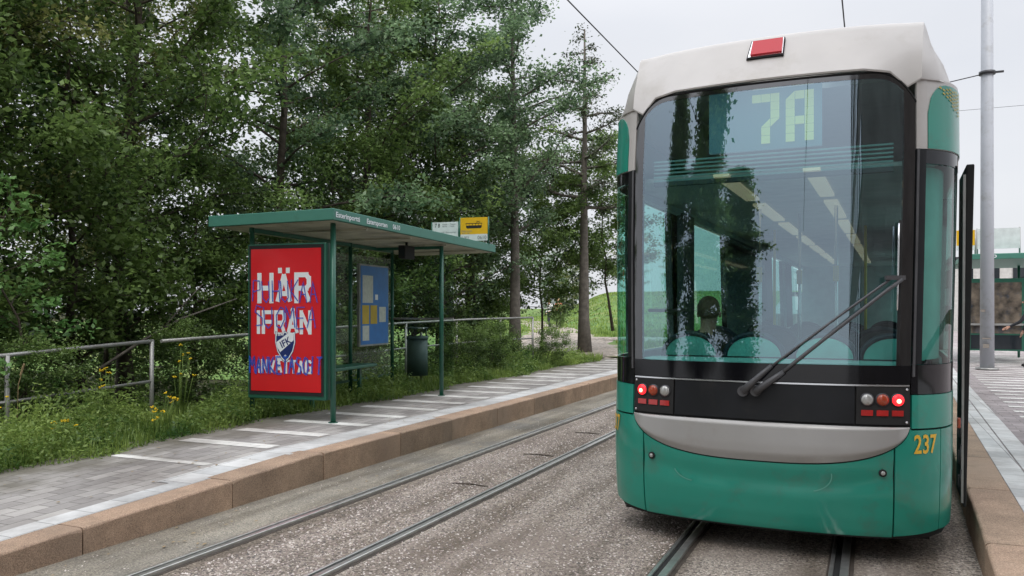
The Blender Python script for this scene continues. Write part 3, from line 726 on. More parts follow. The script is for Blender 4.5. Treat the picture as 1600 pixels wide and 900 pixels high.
# curved scuffs on the bumper
for (sc_, cx_, a0, a1) in ((-1, -.43, 200, 265), (1, .30, -75, 10)):
    mb = MB(); A_ = []; B_ = []
    for k in range(13):
        a_ = R(a0+(a1-a0)*k/12); A_.append(P(cx_+.14*math.cos(a_), .565+.10*math.sin(a_), .003)); B_.append(P(cx_+.147*math.cos(a_), .565+.107*math.sin(a_), .003))
    mb.add(A_+B_, [(k, k+1, k+14, k+13) for k in range(12)]); mb.build('scuff_mark', mat('scuff', (.10, .32, .25), .7), tram, fix=False)
# wiper: pivot low in the middle, two arms up to a vertical blade at the right
wp = thing('wiper', None, None); wp.parent = tram
def PW(x, z, d): 
    s = X(abs(x))*(1 if x >= 0 else -1); return P(s, z, d)
MB().tube([PW(-.10, 1.085, .0), PW(-.10, 1.085, .05)], .035, 14).build('pivot', M['wiper'], wp)
MB().tube([PW(-.02, 1.09, .0), PW(-.02, 1.09, .05)], .035, 14).build('pivot', M['wiper'], wp)
def armpts(x0, z0, x1, z1, d0, d1, n=8): return [PW(x0+(x1-x0)*i/n, z0+(z1-z0)*i/n, d0+(d1-d0)*i/n+.02*math.sin(math.pi*i/n)) for i in range(n+1)]
MB().tube(armpts(-.10, 1.085, .08, 1.26, .05, .06, 3), [.026, .022, .018, .014], 8).tube(armpts(.06, 1.24, .745, 1.82, .06, .075), .008, 8).build('wiper_arm', M['wiper'], wp)
MB().tube(armpts(-.02, 1.085, .15, 1.22, .05, .06, 3), [.028, .024, .02, .016], 8).tube(armpts(.13, 1.205, .80, 1.815, .06, .075), .012, 8).build('wiper_arm', M['wiper'], wp)
MB().box(PW(.765, 1.825, .07), (.12, .03, .028), R(22)).build('arm_joint', M['wiper'], wp)
MB().tube([PW(.80, 1.27+i*.115, .035) for i in range(9)], .011, 6).build('wiper_blade', M['rubber'], wp)
MB().tube([PW(.785, 1.62+i*.11, .05) for i in range(6)], .006, 6).build('blade_carrier', M['chrome'], wp)
# route number display behind the glass
rd = MB().box((-.02, .40, 2.955), (.76, .04, .42)).build('route_display', M['sign_panel'], tram)
def cell(mb, poly): mb.prism(poly, lambda x, z: (x, .365, z), lambda x, z: (x, .378, z))
def digits(rows_, x0, cw, z0, ch, nm):
    mb = MB(); g = .0022
    for r, row in enumerate(rows_):
        for c, chh in enumerate(row):
            if chh == '.': continue
            a, b = x0+c*cw+g, x0+(c+1)*cw-g; t, u = z0-r*ch-g, z0-(r+1)*ch+g
            if chh == '#': cell(mb, [(a, u), (b, u), (b, t), (a, t)])
            if chh == '/': cell(mb, [(a, u), (b, t), (a, t)])      # upper left half
            if chh == 'J': cell(mb, [(a, u), (b, u), (b, t)])      # lower right half
    mb.build('route_digit', M['sign_digit'], rd)
digits(['###', '..#', '..#', 'J/.' and '.J/', '.#.', '.#.'], -.10, .062, 3.13, .058, '7')
digits(['J##', '#.#', '#.#', '###', '#.#', '#.#'], .125, .062, 3.13, .058, 'A')
# louvre slats under the display
for k in range(6):
    MB().box((0, .36, 2.71-k*.028), (1.6, .008, .012)).build('louvre_slat', M['louvre'], tram)
MB().box((0, .37, 2.545), (1.6, .05, .03)).build('ceiling_edge', M['interior_dark'], tram)
# interior
MB().box((0, 7.2, 2.60), (2.1, 13.4, .03)).build('ceiling', M['ceiling'], tram)
MB().box((0, 7.4, .55), (2.16, 12.8, .06)).build('cabin_floor', M['interior_dark'], tram)
MB().box((0, .62, .9), (1.9, .5, .5)).build('rear_plinth', M['interior_dark'], tram)
pp = [P(-X(.86)+2*X(.86)*i/30, 1.262, -.03) for i in range(31)]
MB().prism([(p.x, p.y) for p in pp]+[(.86, .56), (-.86, .56)], lambda a, b: (a, b, 1.275), lambda a, b: (a, b, 1.25)).build('rear_shelf', M['interior_teal'], tram)
for sg in (-1, 1):
    patch('corner_lining', sg*(sP+.02), sg*s_of_y(.8), 1.30, 2.56, mat('corner_lining', (.12, .30, .27), .5), off=-.09, ns=10, nz=4)
MB().box((0, 13.8, 1.6), (2.2, .05, 2.2)).build('cab_partition', M['interior_wall'], tram)
for sg in (-1, 1):
    MB().box((sg*1.10, 7.4, .92), (.02, 12.8, .72)).build('inner_wall', M['interior_wall'], tram)
    MB().box((sg*1.07, 7.4, 2.56), (.05, 12.8, .06)).build('inner_cornice', M['interior_wall'], tram)
    MB().box((sg*1.05, 2.43, 1.75), (.06, .46, 1.6)).build('door_post_panel', M['interior_dark'], tram)
    for k in range(7):
        MB().box((sg*.30-.0, 1.0+k*1.75, 2.572), (.11, 1.4, .02)).build('ceiling_lamp', M['lamp_strip'], tram)
    MB().tube([(sg*1.0, .95, 1.62), (sg*1.0, 2.2, 1.62)], .014, 8).build('window_rail', M['dark_metal'], tram)
for (x, y, m) in ((-.33, 2.3, 'chrome'), (-.05, 3.0, 'chrome'), (.33, 2.3, 'chrome'), (.5, 4.5, 'pole_yellow'), (-.5, 4.6, 'pole_yellow')):
    h = MB().tube([(x, y, .58), (x, y, 2.58)], .016, 8).build('grab_pole', M[m], tram)
    if m == 'chrome': MB().box((x, y-.03, 1.95), (.05, .04, .14)).build('stop_button', M['pole_yellow'], h, bevel=.008)
def seat(x, y, m='seat_teal', z=0):
    st = thing('seat', None, None, (x, y, z)); st.parent = tram
    ring = []; inner = []
    for k in range(17):
        a = math.pi*k/16; ring.append((.215*math.cos(a), 0, 1.27+.17*math.sin(a)))
    ring = [(.235, -.01, .95)]+[(.23, 0, 1.15)]+ring+[(-.23, 0, 1.15), (-.235, -.01, .95)]
    MB().tube(ring, .022, 8).build('seat_back_frame', M['seat_frame'], st)
    poly = [(.2*math.cos(math.pi*k/16), 1.27+.15*math.sin(math.pi*k/16)) for k in range(17)]
    MB().prism(poly, lambda a, b: (a, -.01, b), lambda a, b: (a, .01, b)).build('headrest', M[m], st)
    MB().box((0, .015, 1.08), (.42, .04, .38)).build('seat_back', M['seat_frame'], st, bevel=.015)
    MB().box((0, .25, .93), (.42, .46, .08)).build('seat_cushion', M['seat_red'], st, bevel=.02)
    MB().box((0, .25, .75), (.3, .34, .30)).build('seat_base', M['interior_dark'], st)
for (x, y) in ((-.64, .85), (-.16, .85), (.34, .85), (.80, .85)): seat(x, y)
for (x, y) in ((-.7, 2.1), (.7, 2.1), (-.25, 2.6), (.3, 3.2), (-.7, 5.2), (-.2, 5.2), (.3, 5.2), (.7, 6.6)): seat(x, y, 'interior_dark', .02)
# open plug door leaf standing out on the right
dl = thing('door_leaf', None, None, (1.25, .85, 0), 0); dl.parent = tram
for nm, z0, z1, m in (('door_frame', .27, 2.62, 'rubber'),):
    f = MB(); f.add([(-.02, 0, .27), (.0, 0, .27), (.05, 0, 2.62), (.0, 0, 2.62), (-.02, .7, .27), (.0, .7, .27), (.05, .7, 2.62), (.0, .7, 2.62)],
          [(0, 1, 2, 3), (7, 6, 5, 4), (0, 4, 5, 1), (1, 5, 6, 2), (2, 6, 7, 3), (3, 7, 4, 0)])
    f.build(nm, M[m], dl, bevel=.008)
MB().add([(-.032, -.006, .3), (-.018, -.006, .3), (-.002, -.006, 2.55), (-.018, -.006, 2.55), (-.032, .05, .3), (-.018, .05, .3), (-.002, .05, 2.55), (-.018, .05, 2.55)],
         [(0, 1, 2, 3), (7, 6, 5, 4), (0, 4, 5, 1), (1, 5, 6, 2), (2, 6, 7, 3), (3, 7, 4, 0)]).build('door_edge_strip', M['galv'], dl)
mb = MB()
for z in (.45, .62, .8): mb.box((-.035, .02, z), (.03, .03, .07)).tube([(-.04, .0, z-.05), (-.03, .0, z+.08)], .008, 6)
mb.build('door_hinge', M['dark_metal'], dl)
MB().box((-.052, -.10, .86), (.02, .05, .07)).build('side_marker_light', M['amber_lens'], dl, bevel=.006)
# running gear
for yy in (2.2, 4.0, 11):
    for sg in (-1, 1):
        w = MB().tube([(sg*.47, yy, .31), (sg*.58, yy, .31)], .3, 28).build('wheel', M['dark_metal'], tram)
MB().box((0, 7, .30), (2.02, 13.3, .30)).build('chassis_shade_box', M['rubber'], tram)  # underframe box, made bigger to deepen the shade below the tram

# ------------------------------------------------------------------ people
def figure(name, label, cat, loc, rz, pose, h=1.75, top=None, legs=None, hair=None, parent=None, group=None):
    """continuous skinned body; pose: dict of joints in metres for a 1.75 m figure"""
    J = dict(pelvis=(0, 0, .95), waist=(0, 0, 1.10), chest=(0, .0, 1.32), neck=(0, .01, 1.49), head=(0, .03, 1.60), crown=(0, .02, 1.70))
    J.update(pose); k = h/1.75
    names = list(J); vid = {}
    base = MB()
    me = bpy.data.meshes.new(name); bm = bmesh.new(); bv = {}
    rad = dict(pelvis=.15, waist=.125, chest=.15, neck=.055, head=.088, crown=.06)
    for s in 'LR':
        rad.update({'sh'+s: .065, 'el'+s: .042, 'wr'+s: .028, 'pm'+s: .036, 'hip'+s: .095, 'kn'+s: .058, 'an'+s: .04, 'toe'+s: .035})
        for q in range(5): rad['f%d' % q+s] = .0105; rad['g%d' % q+s] = .009
    E = [('pelvis', 'waist'), ('waist', 'chest'), ('chest', 'neck'), ('neck', 'head'), ('head', 'crown')]
    for s in 'LR':
        sx = -1 if s == 'L' else 1
        J.setdefault('sh'+s, (sx*.17, 0, 1.42)); J.setdefault('el'+s, (sx*.25, .0, 1.13)); J.setdefault('wr'+s, (sx*.26, .08, .88))
        w = Vector(J['wr'+s]); e = Vector(J['el'+s]); d = (w-e).normalized(); pmv = w+d*.07; J['pm'+s] = tuple(pmv)
        side = d.cross(Vector((0, 1, 0))); side = side.normalized() if side.length > .1 else Vector((1, 0, 0))
        for q in range(4):
            b = pmv+d*.02+side*(-.03+.02*q); L = (.06, .07, .066, .05)[q]
            J['f%d' % q+s] = tuple(b+d*L*.6); J['g%d' % q+s] = tuple(b+d*L*.95+Vector((0, .02, -.01)))
        b = w+d*.03+side*(-.035); J['f4'+s] = tuple(b+side*-.02+d*.03); J['g4'+s] = tuple(b+side*-.03+d*.06)
        J.setdefault('hip'+s, (sx*.09, 0, .90)); J.setdefault('kn'+s, (sx*.10, .02, .50)); J.setdefault('an'+s, (sx*.11, -.02, .09)); J.setdefault('toe'+s, (sx*.12, .14, .04))
        E += [('chest', 'sh'+s), ('sh'+s, 'el'+s), ('el'+s, 'wr'+s), ('wr'+s, 'pm'+s), ('pelvis', 'hip'+s), ('hip'+s, 'kn'+s), ('kn'+s, 'an'+s), ('an'+s, 'toe'+s)]
        E += [('pm'+s, 'f%d' % q+s) for q in range(4)]+[('wr'+s, 'f4'+s)]+[('f%d' % q+s, 'g%d' % q+s) for q in range(5)]
    for nme, p in J.items(): bv[nme] = bm.verts.new([c*k for c in p])
    for a, b in E: bm.edges.new((bv[a], bv[b]))
    bm.verts.index_update(); order = list(J)
    bm.to_mesh(me); bm.free()
    o = bpy.data.objects.new(name, me); COL.objects.link(o)
    md = o.modifiers.new('skin', 'SKIN'); md.use_smooth_shade = True
    for i, nme in enumerate(order):
        sv = me.skin_vertices[0].data[i]; r = rad[nme]*k; sv.radius = (r, r*(.75 if nme in ('pelvis', 'waist', 'chest') else 1)); sv.use_root = nme == 'pelvis'
    o.modifiers.new('sub', 'SUBSURF').levels = 1
    bpy.context.view_layer.update()
    ev = bpy.data.meshes.new_from_object(o.evaluated_get(bpy.context.evaluated_depsgraph_get()))
    bpy.data.objects.remove(o)
    ev.materials.clear()
    for m_ in (M['skin'], top, legs, M['rubber']): ev.materials.append(m_)
    segs = [(Vector(J[a])*k, Vector(J[b])*k, a, b) for a, b in E]
    for p in ev.polygons:
        c = p.center; best = None
        for A, B, a, b in segs:
            t = max(0, min(1, (c-A).dot(B-A)/max(1e-6, (B-A).length_squared))); d = (c-(A+(B-A)*t)).length
            if best is None or d < best[0]: best = (d, a, b, t)
        a, b, t = best[1:]
        mi = 0
        if b in ('waist', 'chest') or b.startswith('sh') or b.startswith('el') or b.startswith('wr'): mi = 1
        if b == 'neck': mi = 1 if t < .6 else 0
        if b.startswith('hip') or b.startswith('kn') or b.startswith('an'): mi = 2
        if b.startswith('toe'): mi = 3
        p.material_index = mi; p.use_smooth = True
    ob = link(name, ev, parent, loc, rz)
    if label: tag(ob, label, cat, group)
    hd = Vector(J['head'])*k; hm = MB()
    fwd = Vector((0, 1, 0))
    # hair shell
    hm.sphere((hd.x, hd.y-.018*k, hd.z+.045*k), (.094*k, .105*k, .105*k), 14)
    hm.v = [(x, y if y < hd.y+.05*k else hd.y+.05*k+(y-hd.y-.05*k)*.25, z) if z > hd.z-.07*k else (x*.9, y, hd.z-.07*k) for (x, y, z) in hm.v]
    hm.build('hair', hair, ob)
    fm = MB(); fm.sphere((hd.x, hd.y+.088*k, hd.z-.005*k), (.012*k, .02*k, .022*k), 8); fm.sphere((hd.x-.088*k, hd.y, hd.z), (.012*k, .022*k, .03*k), 8); fm.sphere((hd.x+.088*k, hd.y, hd.z), (.012*k, .022*k, .03*k), 8)
    fm.build('face', M['skin'], ob)
    em = MB(); em.sphere((hd.x-.03*k, hd.y+.08*k, hd.z+.022*k), .010*k, 6); em.sphere((hd.x+.03*k, hd.y+.08*k, hd.z+.022*k), .010*k, 6); em.box((hd.x, hd.y+.085*k, hd.z-.042*k), (.04*k, .01, .006))
    em.build('eyes_and_mouth', M['black'], ob)
    return ob
seatpose = dict(pelvis=(0, 0, .50), waist=(0, -.02, .65), chest=(0, 0, .88), neck=(0, .02, 1.05), head=(0, .05, 1.16), crown=(0, .04, 1.26),
                shL=(-.17, 0, .98), shR=(.17, 0, .98), elL=(-.24, .12, .75), elR=(.24, .14, .75), wrL=(-.12, .34, .80), wrR=(.2, .36, .86),
                hipL=(-.09, .03, .48), hipR=(.09, .03, .48), knL=(-.11, .44, .50), knR=(.11, .44, .50), anL=(-.11, .46, .10), anR=(.11, .46, .10), toeL=(-.11, .60, .05), toeR=(.11, .60, .05))
# passenger sits on the left rear seat (world position of seat computed from the tram placement)
def tw(x, y, z=0):
    c, s_ = math.cos(TR), math.sin(TR); return (TX+x*c-y*s_, TY+x*s_+y*c, z)
figure('person', 'passenger with short brown hair and dark coat seen through the tram rear window', 'person', tw(-.56, 1.10, .43), TR, seatpose, 1.75, M['cloth_dark'], M['cloth_jeans'], M['hair_brown'])

# ------------------------------------------------------------------ left shelter
SR = R(5.5); SN = (-5.93, 8.09)
sh = thing('tram_stop_shelter', 'green tram stop shelter with flat roof lettered Esterinportti on the left platform', 'shelter', (SN[0], SN[1], pz(9)), SR)
# local frame: x to the right (towards the track), y along the platform, z from platform
rf = MB(); H1 = 2.555
x0, x1, y0, y1 = -1.60, .16, -.26, 5.42
rf.add([(x0, y0, H1-.135-.03), (x1, y0, H1-.135), (x1, y1, H1-.135), (x0, y1, H1-.165), (x0, y0, H1-.03), (x1, y0, H1), (x1, y1, H1), (x0, y1, H1-.03)],
       [(0, 3, 2, 1), (4, 5, 6, 7), (0, 1, 5, 4), (1, 2, 6, 5), (2, 3, 7, 6), (3, 0, 4, 7)])
roof = rf.build('roof', M['roof_green'], sh, bevel=.008)
ru = MB(); ru.add([(x0+.03, y0+.03, H1-.17), (x1-.03, y0+.03, H1-.14), (x1-.03, y1-.03, H1-.14), (x0+.03, y1-.03, H1-.17)], [(0, 1, 2, 3)])
for k in range(4):
    y = y0+1.3*(k+.7); ru.box((-.72, y, H1-.165), (1.65, .03, .02))
ru.build('ceiling_panel', M['roof_under'], sh, fix=False)
for (txt, a0, b0, zc0) in (('Esterinportti', .05, .62, 0), ('Estersporten', .80, 1.36, 0), ('0610', 1.52, 1.74, .0)):
    vs, fs = text_mesh(txt, .088, .0022, 1.0); w = [v[0] for v in vs]; sx = (b0-a0)/(max(w)-min(w))
    mb = MB(); mb.add([(x1+.004, y0+a0+(a-min(w))*sx, H1-.098+b) for a, b in vs], fs); mb.build('stop_name_lettering', M['white'], sh, fix=False)
def post(x, y, r=.035, top=H1-.15, m='shelter_green'):
    return MB().tube([(x, y, 0), (x, y, top)], r, 14).build('post', M[m], sh)
for (x, y, r) in ((0, 0, .034), (0, 3.29, .034), (-1.15, 0, .03), (-1.15, 2.44, .03), (-1.15, 3.85, .03)):
    p_ = post(x, y, r)
    MB().tube([(x, y, 0), (x, y, .012)], r+.025, 14).build('base_flange', M['shelter_green'], p_)
MB().box((-.575, 3.29, 2.36), (1.15, .04, .05)).build('cross_beam', M['shelter_green'], sh)
MB().box((-1.15, 1.92, 2.36), (.04, 3.9, .05)).build('back_beam', M['shelter_green'], sh)
for (a, b) in ((.05, 2.39), (2.49, 3.8)):
    gl = MB().box((-1.15, (a+b)/2, 1.25), (.008, b-a, 1.95)).build('glass_pane', M['shelter_glass'], sh)
    MB().box((-1.15, (a+b)/2, .28), (.03, b-a, .035)).build('bottom_rail', M['shelter_green'], gl)
MB().box((-.575, 3.85, 1.25), (1.1, .008, 1.95)).build('glass_pane', M['shelter_glass'], sh)
MB().box((-.575, 3.85, 1.22), (1.1, .03, .03)).build('glazing_bar', M['galv'], sh)
MB().box((-.90, 1.65, .53), (.36, 1.7, .045)).build('bench', M['shelter_green'], sh, bevel=.01)
for y in (1.0, 2.3): MB().box((-.92, y, .26), (.05, .05, .52)).build('bench_leg', M['shelter_green'], sh)
# departure display under the roof
dd = MB().box((-.35, 2.75, 2.25), (.12, .34, .20)).build('departure_display', M['rubber'], sh, bevel=.01)
MB().box((-.35, 2.75, 2.385), (.03, .03, .08)).build('hanger', M['rubber'], dd)
MB().box((-.35, 2.574, 2.25), (.09, .006, .13)).build('screen', M['window_dark'], dd)
# poster case closing the near end
pc = thing('poster_case', None, None, (-.60, -.02, 0)); pc.parent = sh
MB().box((0, 0, 1.225), (1.10, .13, 1.90)).build('case_frame', M['shelter_green'], pc, bevel=.012)
MB().box((0, -.068, 1.24), (1.045, .012, 1.83)).build('inner_frame', M['rubber'], pc)
MB().box((0, -.077, 1.24), (.985, .008, 1.74)).build('poster', M['poster_red'], pc)
def flat(vs, fs, y, m, name, parent):
    mb = MB(); mb.add([(a, y, b) for a, b in vs], fs); return mb.build(name, m, parent, fix=False)
PZ0, PZ1 = .37, 2.11           # poster bottom and top; helper in poster fractions
def pf(u, v): return (-.4925+.985*u, PZ1-(PZ1-PZ0)*v)
BLOCK = {'H': [((0, 0), (0, 1)), ((1, 0), (1, 1)), ((0, .5), (1, .5))], 'A': [((.0, 0), (.5, 1)), ((1, 0), (.5, 1)), ((.22, .28), (.78, .28))],
         'R': [((0, 0), (0, 1)), ((0, 1), (.8, 1)), ((.8, 1), (1, .85)), ((1, .85), (1, .62)), ((1, .62), (.8, .48)), ((0, .48), (.8, .48)), ((.6, .48), (1, 0))],
         'I': [((.5, 0), (.5, 1))], 'F': [((0, 0), (0, 1)), ((0, 1), (1, 1)), ((0, .52), (.85, .52))], 'N': [((0, 0), (0, 1)), ((1, 0), (1, 1)), ((0, 1), (1, 0))],
         'V': [((0, 1), (.5, 0)), ((1, 1), (.5, 0))], 'T': [((.5, 0), (.5, 1)), ((0, 1), (1, 1))],
         'G': [((1, .85), (.8, 1)), ((.8, 1), (.2, 1)), ((.2, 1), (0, .8)), ((0, .8), (0, .2)), ((0, .2), (.2, 0)), ((.2, 0), (1, 0)), ((1, 0), (1, .45)), ((1, .45), (.6, .45))]}
def ptext(txt, u0, u1, v0, v1, wd, nm='headline'):
    base = {'\u00c4': 'A', '\u00c5': 'A'}; adv = [.45 if c == 'I' else 1 for c in txt]; tot = sum(adv); x = u0; mb = MB(); yy = -.0832
    for c, a_ in zip(txt, adv):
        w_ = (u1-u0)*a_/tot; g_ = w_*(.17 if c != 'I' else .5); L0, L1 = x+g_, x+w_-g_
        for (p, q) in BLOCK[base.get(c, c)]:
            P0 = Vector(pf(L0+(L1-L0)*p[0], v1-(v1-v0)*p[1])); P1 = Vector(pf(L0+(L1-L0)*q[0], v1-(v1-v0)*q[1])); d = (P1-P0).normalized(); nn = Vector((-d.y, d.x))*wd*.5; e = d*wd*.5
            if abs(d.x) > .05 and abs(d.y) > .05: e = e*.35
            yy -= .00005
            mb.add([(v.x, yy, v.y) for v in (P0-e+nn, P0-e-nn, P1+e-nn, P1+e+nn)], [(0, 1, 2, 3)])
        top_ = v0-(v1-v0)*.14
        if c == '\u00c4':
            for k_ in (-1, 1):
                yy -= .00005; m_ = (L0+L1)/2+k_*(L1-L0)*.32; q0, q1 = pf(m_-.028, top_+.012), pf(m_+.028, top_-.026); mb.add([(q0[0], yy, q0[1]), (q1[0], yy, q0[1]), (q1[0], yy, q1[1]), (q0[0], yy, q1[1])], [(0, 1, 2, 3)])
        if c == '\u00c5':
            yy -= .00005; m_ = pf((L0+L1)/2, top_+.004); ring = [(m_[0]+.03*math.cos(k_*.524), yy, m_[1]+.03*math.sin(k_*.524)) for k_ in range(12)]+[(m_[0]+.014*math.cos(k_*.524), yy, m_[1]+.014*math.sin(k_*.524)) for k_ in range(12)]
            mb.add(ring, [(k_, (k_+1) % 12, (k_+1) % 12+12, k_+12) for k_ in range(12)])
        x += w_
    mb.build(nm, M['white'], pc, fix=False)
ptext('H\u00c4R', .08, .88, .185, .365, .060)
ptext('IFR\u00c5N', .07, .88, .445, .585, .047)
ptext('INV\u00c4TTAG', .10, .88, .785, .865, .028)
# blue crest with white band
def sh_poly(k, cx=.5, cz=.672):
    pts = [(-.16, -.105), (-.05, -.09), (0, -.112), (.05, -.09), (.16, -.105), (.165, -.02), (.13, .055), (.06, .115), (0, .145), (-.06, .115), (-.13, .055), (-.165, -.02)]
    return [pf(cx+a*k, cz+b*k*.98) for a, b in pts]
for k, y, m in ((.90, -.0850, 'crest_blue'), (.86, -.0862, 'white'), (.78, -.0874, 'crest_blue')):
    q = sh_poly(k); flat(q, [tuple(range(len(q)))], y, M[m], 'crest', pc)
q = [pf(.39, .69), pf(.375, .655), pf(.56, .585), pf(.625, .59), pf(.622, .64), pf(.43, .725)]
flat(q, [tuple(range(6))], -.0886, M['white'], 'crest', pc)
def rtext(txt, cu, cv, h, rot, y, m, off=.02):
    vs, fs = text_mesh(txt, 1, off, 1.0); vs = fit(vs, -.5*len(txt)*.62, .5*len(txt)*.62, -.5, .5); c = pf(cu, cv)
    ca, sa = math.cos(rot), math.sin(rot); flat([(c[0]+h*(a*ca-b*sa), c[1]+h*(a*sa+b*ca)) for a, b in vs], fs, y, m, 'crest_lettering', pc)
rtext('IFK', .51, .654, .085, R(28), -.0898, M['crest_blue'])
rtext('1897', .435, .598, .045, 0, -.0898, M['white'])
rtext('*', .505, .755, .05, 0, -.0898, M['white'])
# sprayed writing: strokes of uneven width
STR = {'P': [[(0, 0), (0, 1), (.7, .95), (.75, .55), (0, .45)]], 'U': [[(0, 1), (.02, .2), (.35, 0), (.7, .2), (.75, 1)]], 'H': [[(0, 0), (0, 1)], [(.75, 0), (.7, 1)], [(0, .5), (.72, .5)]],
       'K': [[(0, 0), (0, 1)], [(.7, 1), (0, .45), (.75, 0)]], 'A': [[(0, 0), (.35, 1), (.75, 0)], [(.15, .4), (.62, .4)]], 'S': [[(.7, .9), (.2, 1), (.02, .7), (.65, .4), (.6, .08), (0, .05)]],
       'O': [[(.35, 1), (0, .6), (.1, .1), (.45, 0), (.75, .4), (.65, .9), (.3, 1)]], 'M': [[(0, 0), (.05, 1), (.4, .4), (.7, 1), (.8, 0)]], 'E': [[(.7, 1), (0, 1), (0, 0), (.7, .02)], [(0, .5), (.6, .5)]],
       'N': [[(0, 0), (.02, 1), (.65, 0), (.7, 1)]], 'T': [[(.38, 0), (.38, 1)], [(0, 1), (.8, 1)]], 'I': [[(.3, 0), (.32, 1)]]}
def spray(txt, u0, u1, v0, v1, wd, seed):
    rn = random.Random(seed); mb = MB(); n_ = len(txt); cw = (u1-u0)/n_; yy = -.0905
    for i, ch in enumerate(txt):
        if ch == ' ': continue
        dx, dy, sl = rn.uniform(-.08, .08), rn.uniform(-.06, .06), rn.uniform(-.15, .15)
        for st in STR[ch]:
            P2 = []
            for a, b in zip(st, st[1:]):
                for k in range(5): t = k/5; P2.append((a[0]+(b[0]-a[0])*t, a[1]+(b[1]-a[1])*t))
            P2.append(st[-1])
            Q = [pf(u0+cw*(i+.1+(a+dx+sl*(b-.5))*1.02), v1-(v1-v0)*(b+dy)) for a, b in P2]
            L = []; Rr = []
            for j, p in enumerate(Q):
                q0, q1 = Q[max(j-1, 0)], Q[min(j+1, len(Q)-1)]; d = Vector((q1[0]-q0[0], q1[1]-q0[1])); d = d.normalized() if d.length else Vector((1, 0))
                ww = wd*rn.uniform(.8, 1.15)*.5; L.append((p[0]-d.y*ww, p[1]+d.x*ww)); Rr.append((p[0]+d.y*ww, p[1]-d.x*ww))
            m_ = len(Q); yy -= .00004
            mb.add([(a, yy, b) for a, b in L+Rr], [(j, j+1, j+1+m_, j+m_) for j in range(m_-1)])
    mb.build('sprayed_graffiti', M['blue_spray'], pc, fix=False)
spray('PUHUKAA', .03, .97, .225, .375, .017, 1)
spray('SUOMEA', .04, .97, .405, .555, .017, 2)
spray('MANKETASOIT', -.02, 1.03, .755, .875, .026, 3)
# blue notice board in the back wall
nb = thing('notice_board', None, None, (-1.12, 3.12, 0)); nb.parent = sh
MB().box((0, 0, 1.44), (.05, .98, 1.30)).build('board_frame', M['galv'], nb, bevel=.006)
MB().box((.027, 0, 1.44), (.01, .92, 1.24)).build('board_panel', M['board_blue'], nb)
for (u0, u1, v0, v1, m) in ((.05, .42, .12, .47, 'paper'), (.04, .28, .50, .74, 'paper_yellow'), (.33, .57, .50, .74, 'paper_yellow'), (.65, .90, .52, .72, 'paper'), (.05, .28, .76, .95, 'paper'), (.5, .6, .36, .43, 'white')):
    ya, yb = -.46+.92*u0, -.46+.92*u1; za, zb = 2.06-1.24*v0, 2.06-1.24*v1
    MB().box((.034, (ya+yb)/2, (za+zb)/2), (.004, yb-ya, za-zb)).build('notice', M[m], nb)
# stop signs standing above the roof
def stop_sign(name, label, x, y, w, h, z, white=False):
    t = thing(name, label, 'sign', (SN[0]+x*math.cos(SR)-y*math.sin(SR), SN[1]+x*math.sin(SR)+y*math.cos(SR), pz(9)+H1-.02), SR)
    for q in (-1, 1): MB().tube([(q*(w/2+.015), 0, 0), (q*(w/2+.015), 0, z+h+.01)], .014, 8).build('sign_post', M['shelter_green'], t)
    return t
ys = stop_sign('stop_sign', 'yellow and white tram stop sign on top of the shelter roof', -.12, 5.05, .52, .42, .075)
MB().box((0, 0, .345), (.52, .02, .30)).build('yellow_panel', M['sign_yellow'], ys); MB().box((0, 0, .135), (.52, .02, .118)).build('white_panel', M['sign_white'], ys)
mb = MB(); yy = -.012
mb.prism([(-.15, .32), (-.13, .30), (.13, .30), (.15, .32), (.15, .352), (-.15, .352)], lambda a, b: (a, yy, b), lambda a, b: (a, yy+.002, b))
for k in range(6): mb.box((-.15+.06*k, yy, .368), (.006, .002, .03))
mb.box((0, yy, .388), (.32, .002, .010)); mb.tube([(.04, yy, .39), (.08, yy, .42), (.12, yy, .39)], .003, 4); mb.box((.08, yy, .426), (.08, .002, .005))
mb.build('tram_symbol', M['black'], ys)
for (txt, a, b, c, d) in (('Raitiovaunu', -.24, -.04, .245, .268), ('Sp\u00e5rvagn', -.24, -.07, .208, .232), ('0610', .07, .24, .10, .165), ('HKL', -.23, -.08, .10, .16)):
    vs, fs = text_mesh(txt, 1, .01); vs = fit(vs, a, b, c, d); flat(vs, fs, -.0135, M['grey_print'], 'lettering', ys)
ws = stop_sign('route_sign', 'white route sign with small print beside the yellow sign on the shelter roof', -.68, 5.05, .50, .36, .065)
MB().box((0, 0, .25), (.50, .02, .36)).build('panel', M['sign_white'], ws)
for (txt, a, b, c, d, m) in (('7 B', -.2, -.10, .335, .405, 'black'), ('Pasila - T\u00f6\u00f6l\u00f6', -.05, .20, .375, .40, 'grey_print'), ('B\u00f6le - T\u00f6l\u00f6', -.05, .18, .34, .362, 'grey_print'), ('Esterinportti - Estersporten', -.22, .22, .225, .255, 'grey_print')):
    vs, fs = text_mesh(txt, 1, .01); vs = fit(vs, a, b, c, d); flat(vs, fs, -.0135, M[m], 'lettering', ws)
# litter bin behind the shelter
tb = thing('litter_bin', 'dark green litter bin with open top beside the shelter', 'litter bin', (-7.62, 12.95, gz(-7.62, 12.95)+.1), R(10))
MB().tube([(0, 0, .12), (0, 0, .78)], .19, 20).build('bin_body', M['bin_green'], tb)
MB().tube([(0, 0, .78), (0, 0, .84)], [.2, .2], 20).tube([(-.17, 0, .84), (-.17, 0, .98)], .012).tube([(.17, 0, .84), (.17, 0, .98)], .012).tube([(0, 0, .98), (0, 0, 1.0)], .2, 20).build('lid', M['bin_green'], tb)
MB().box((.1, -.15, .99), (.16, .06, .03)).build('ash_tray', M['sign_white'], tb)
MB().tube([(0, .2, -.2), (0, .2, .9)], .025, 8).build('post', M['galv'], tb)

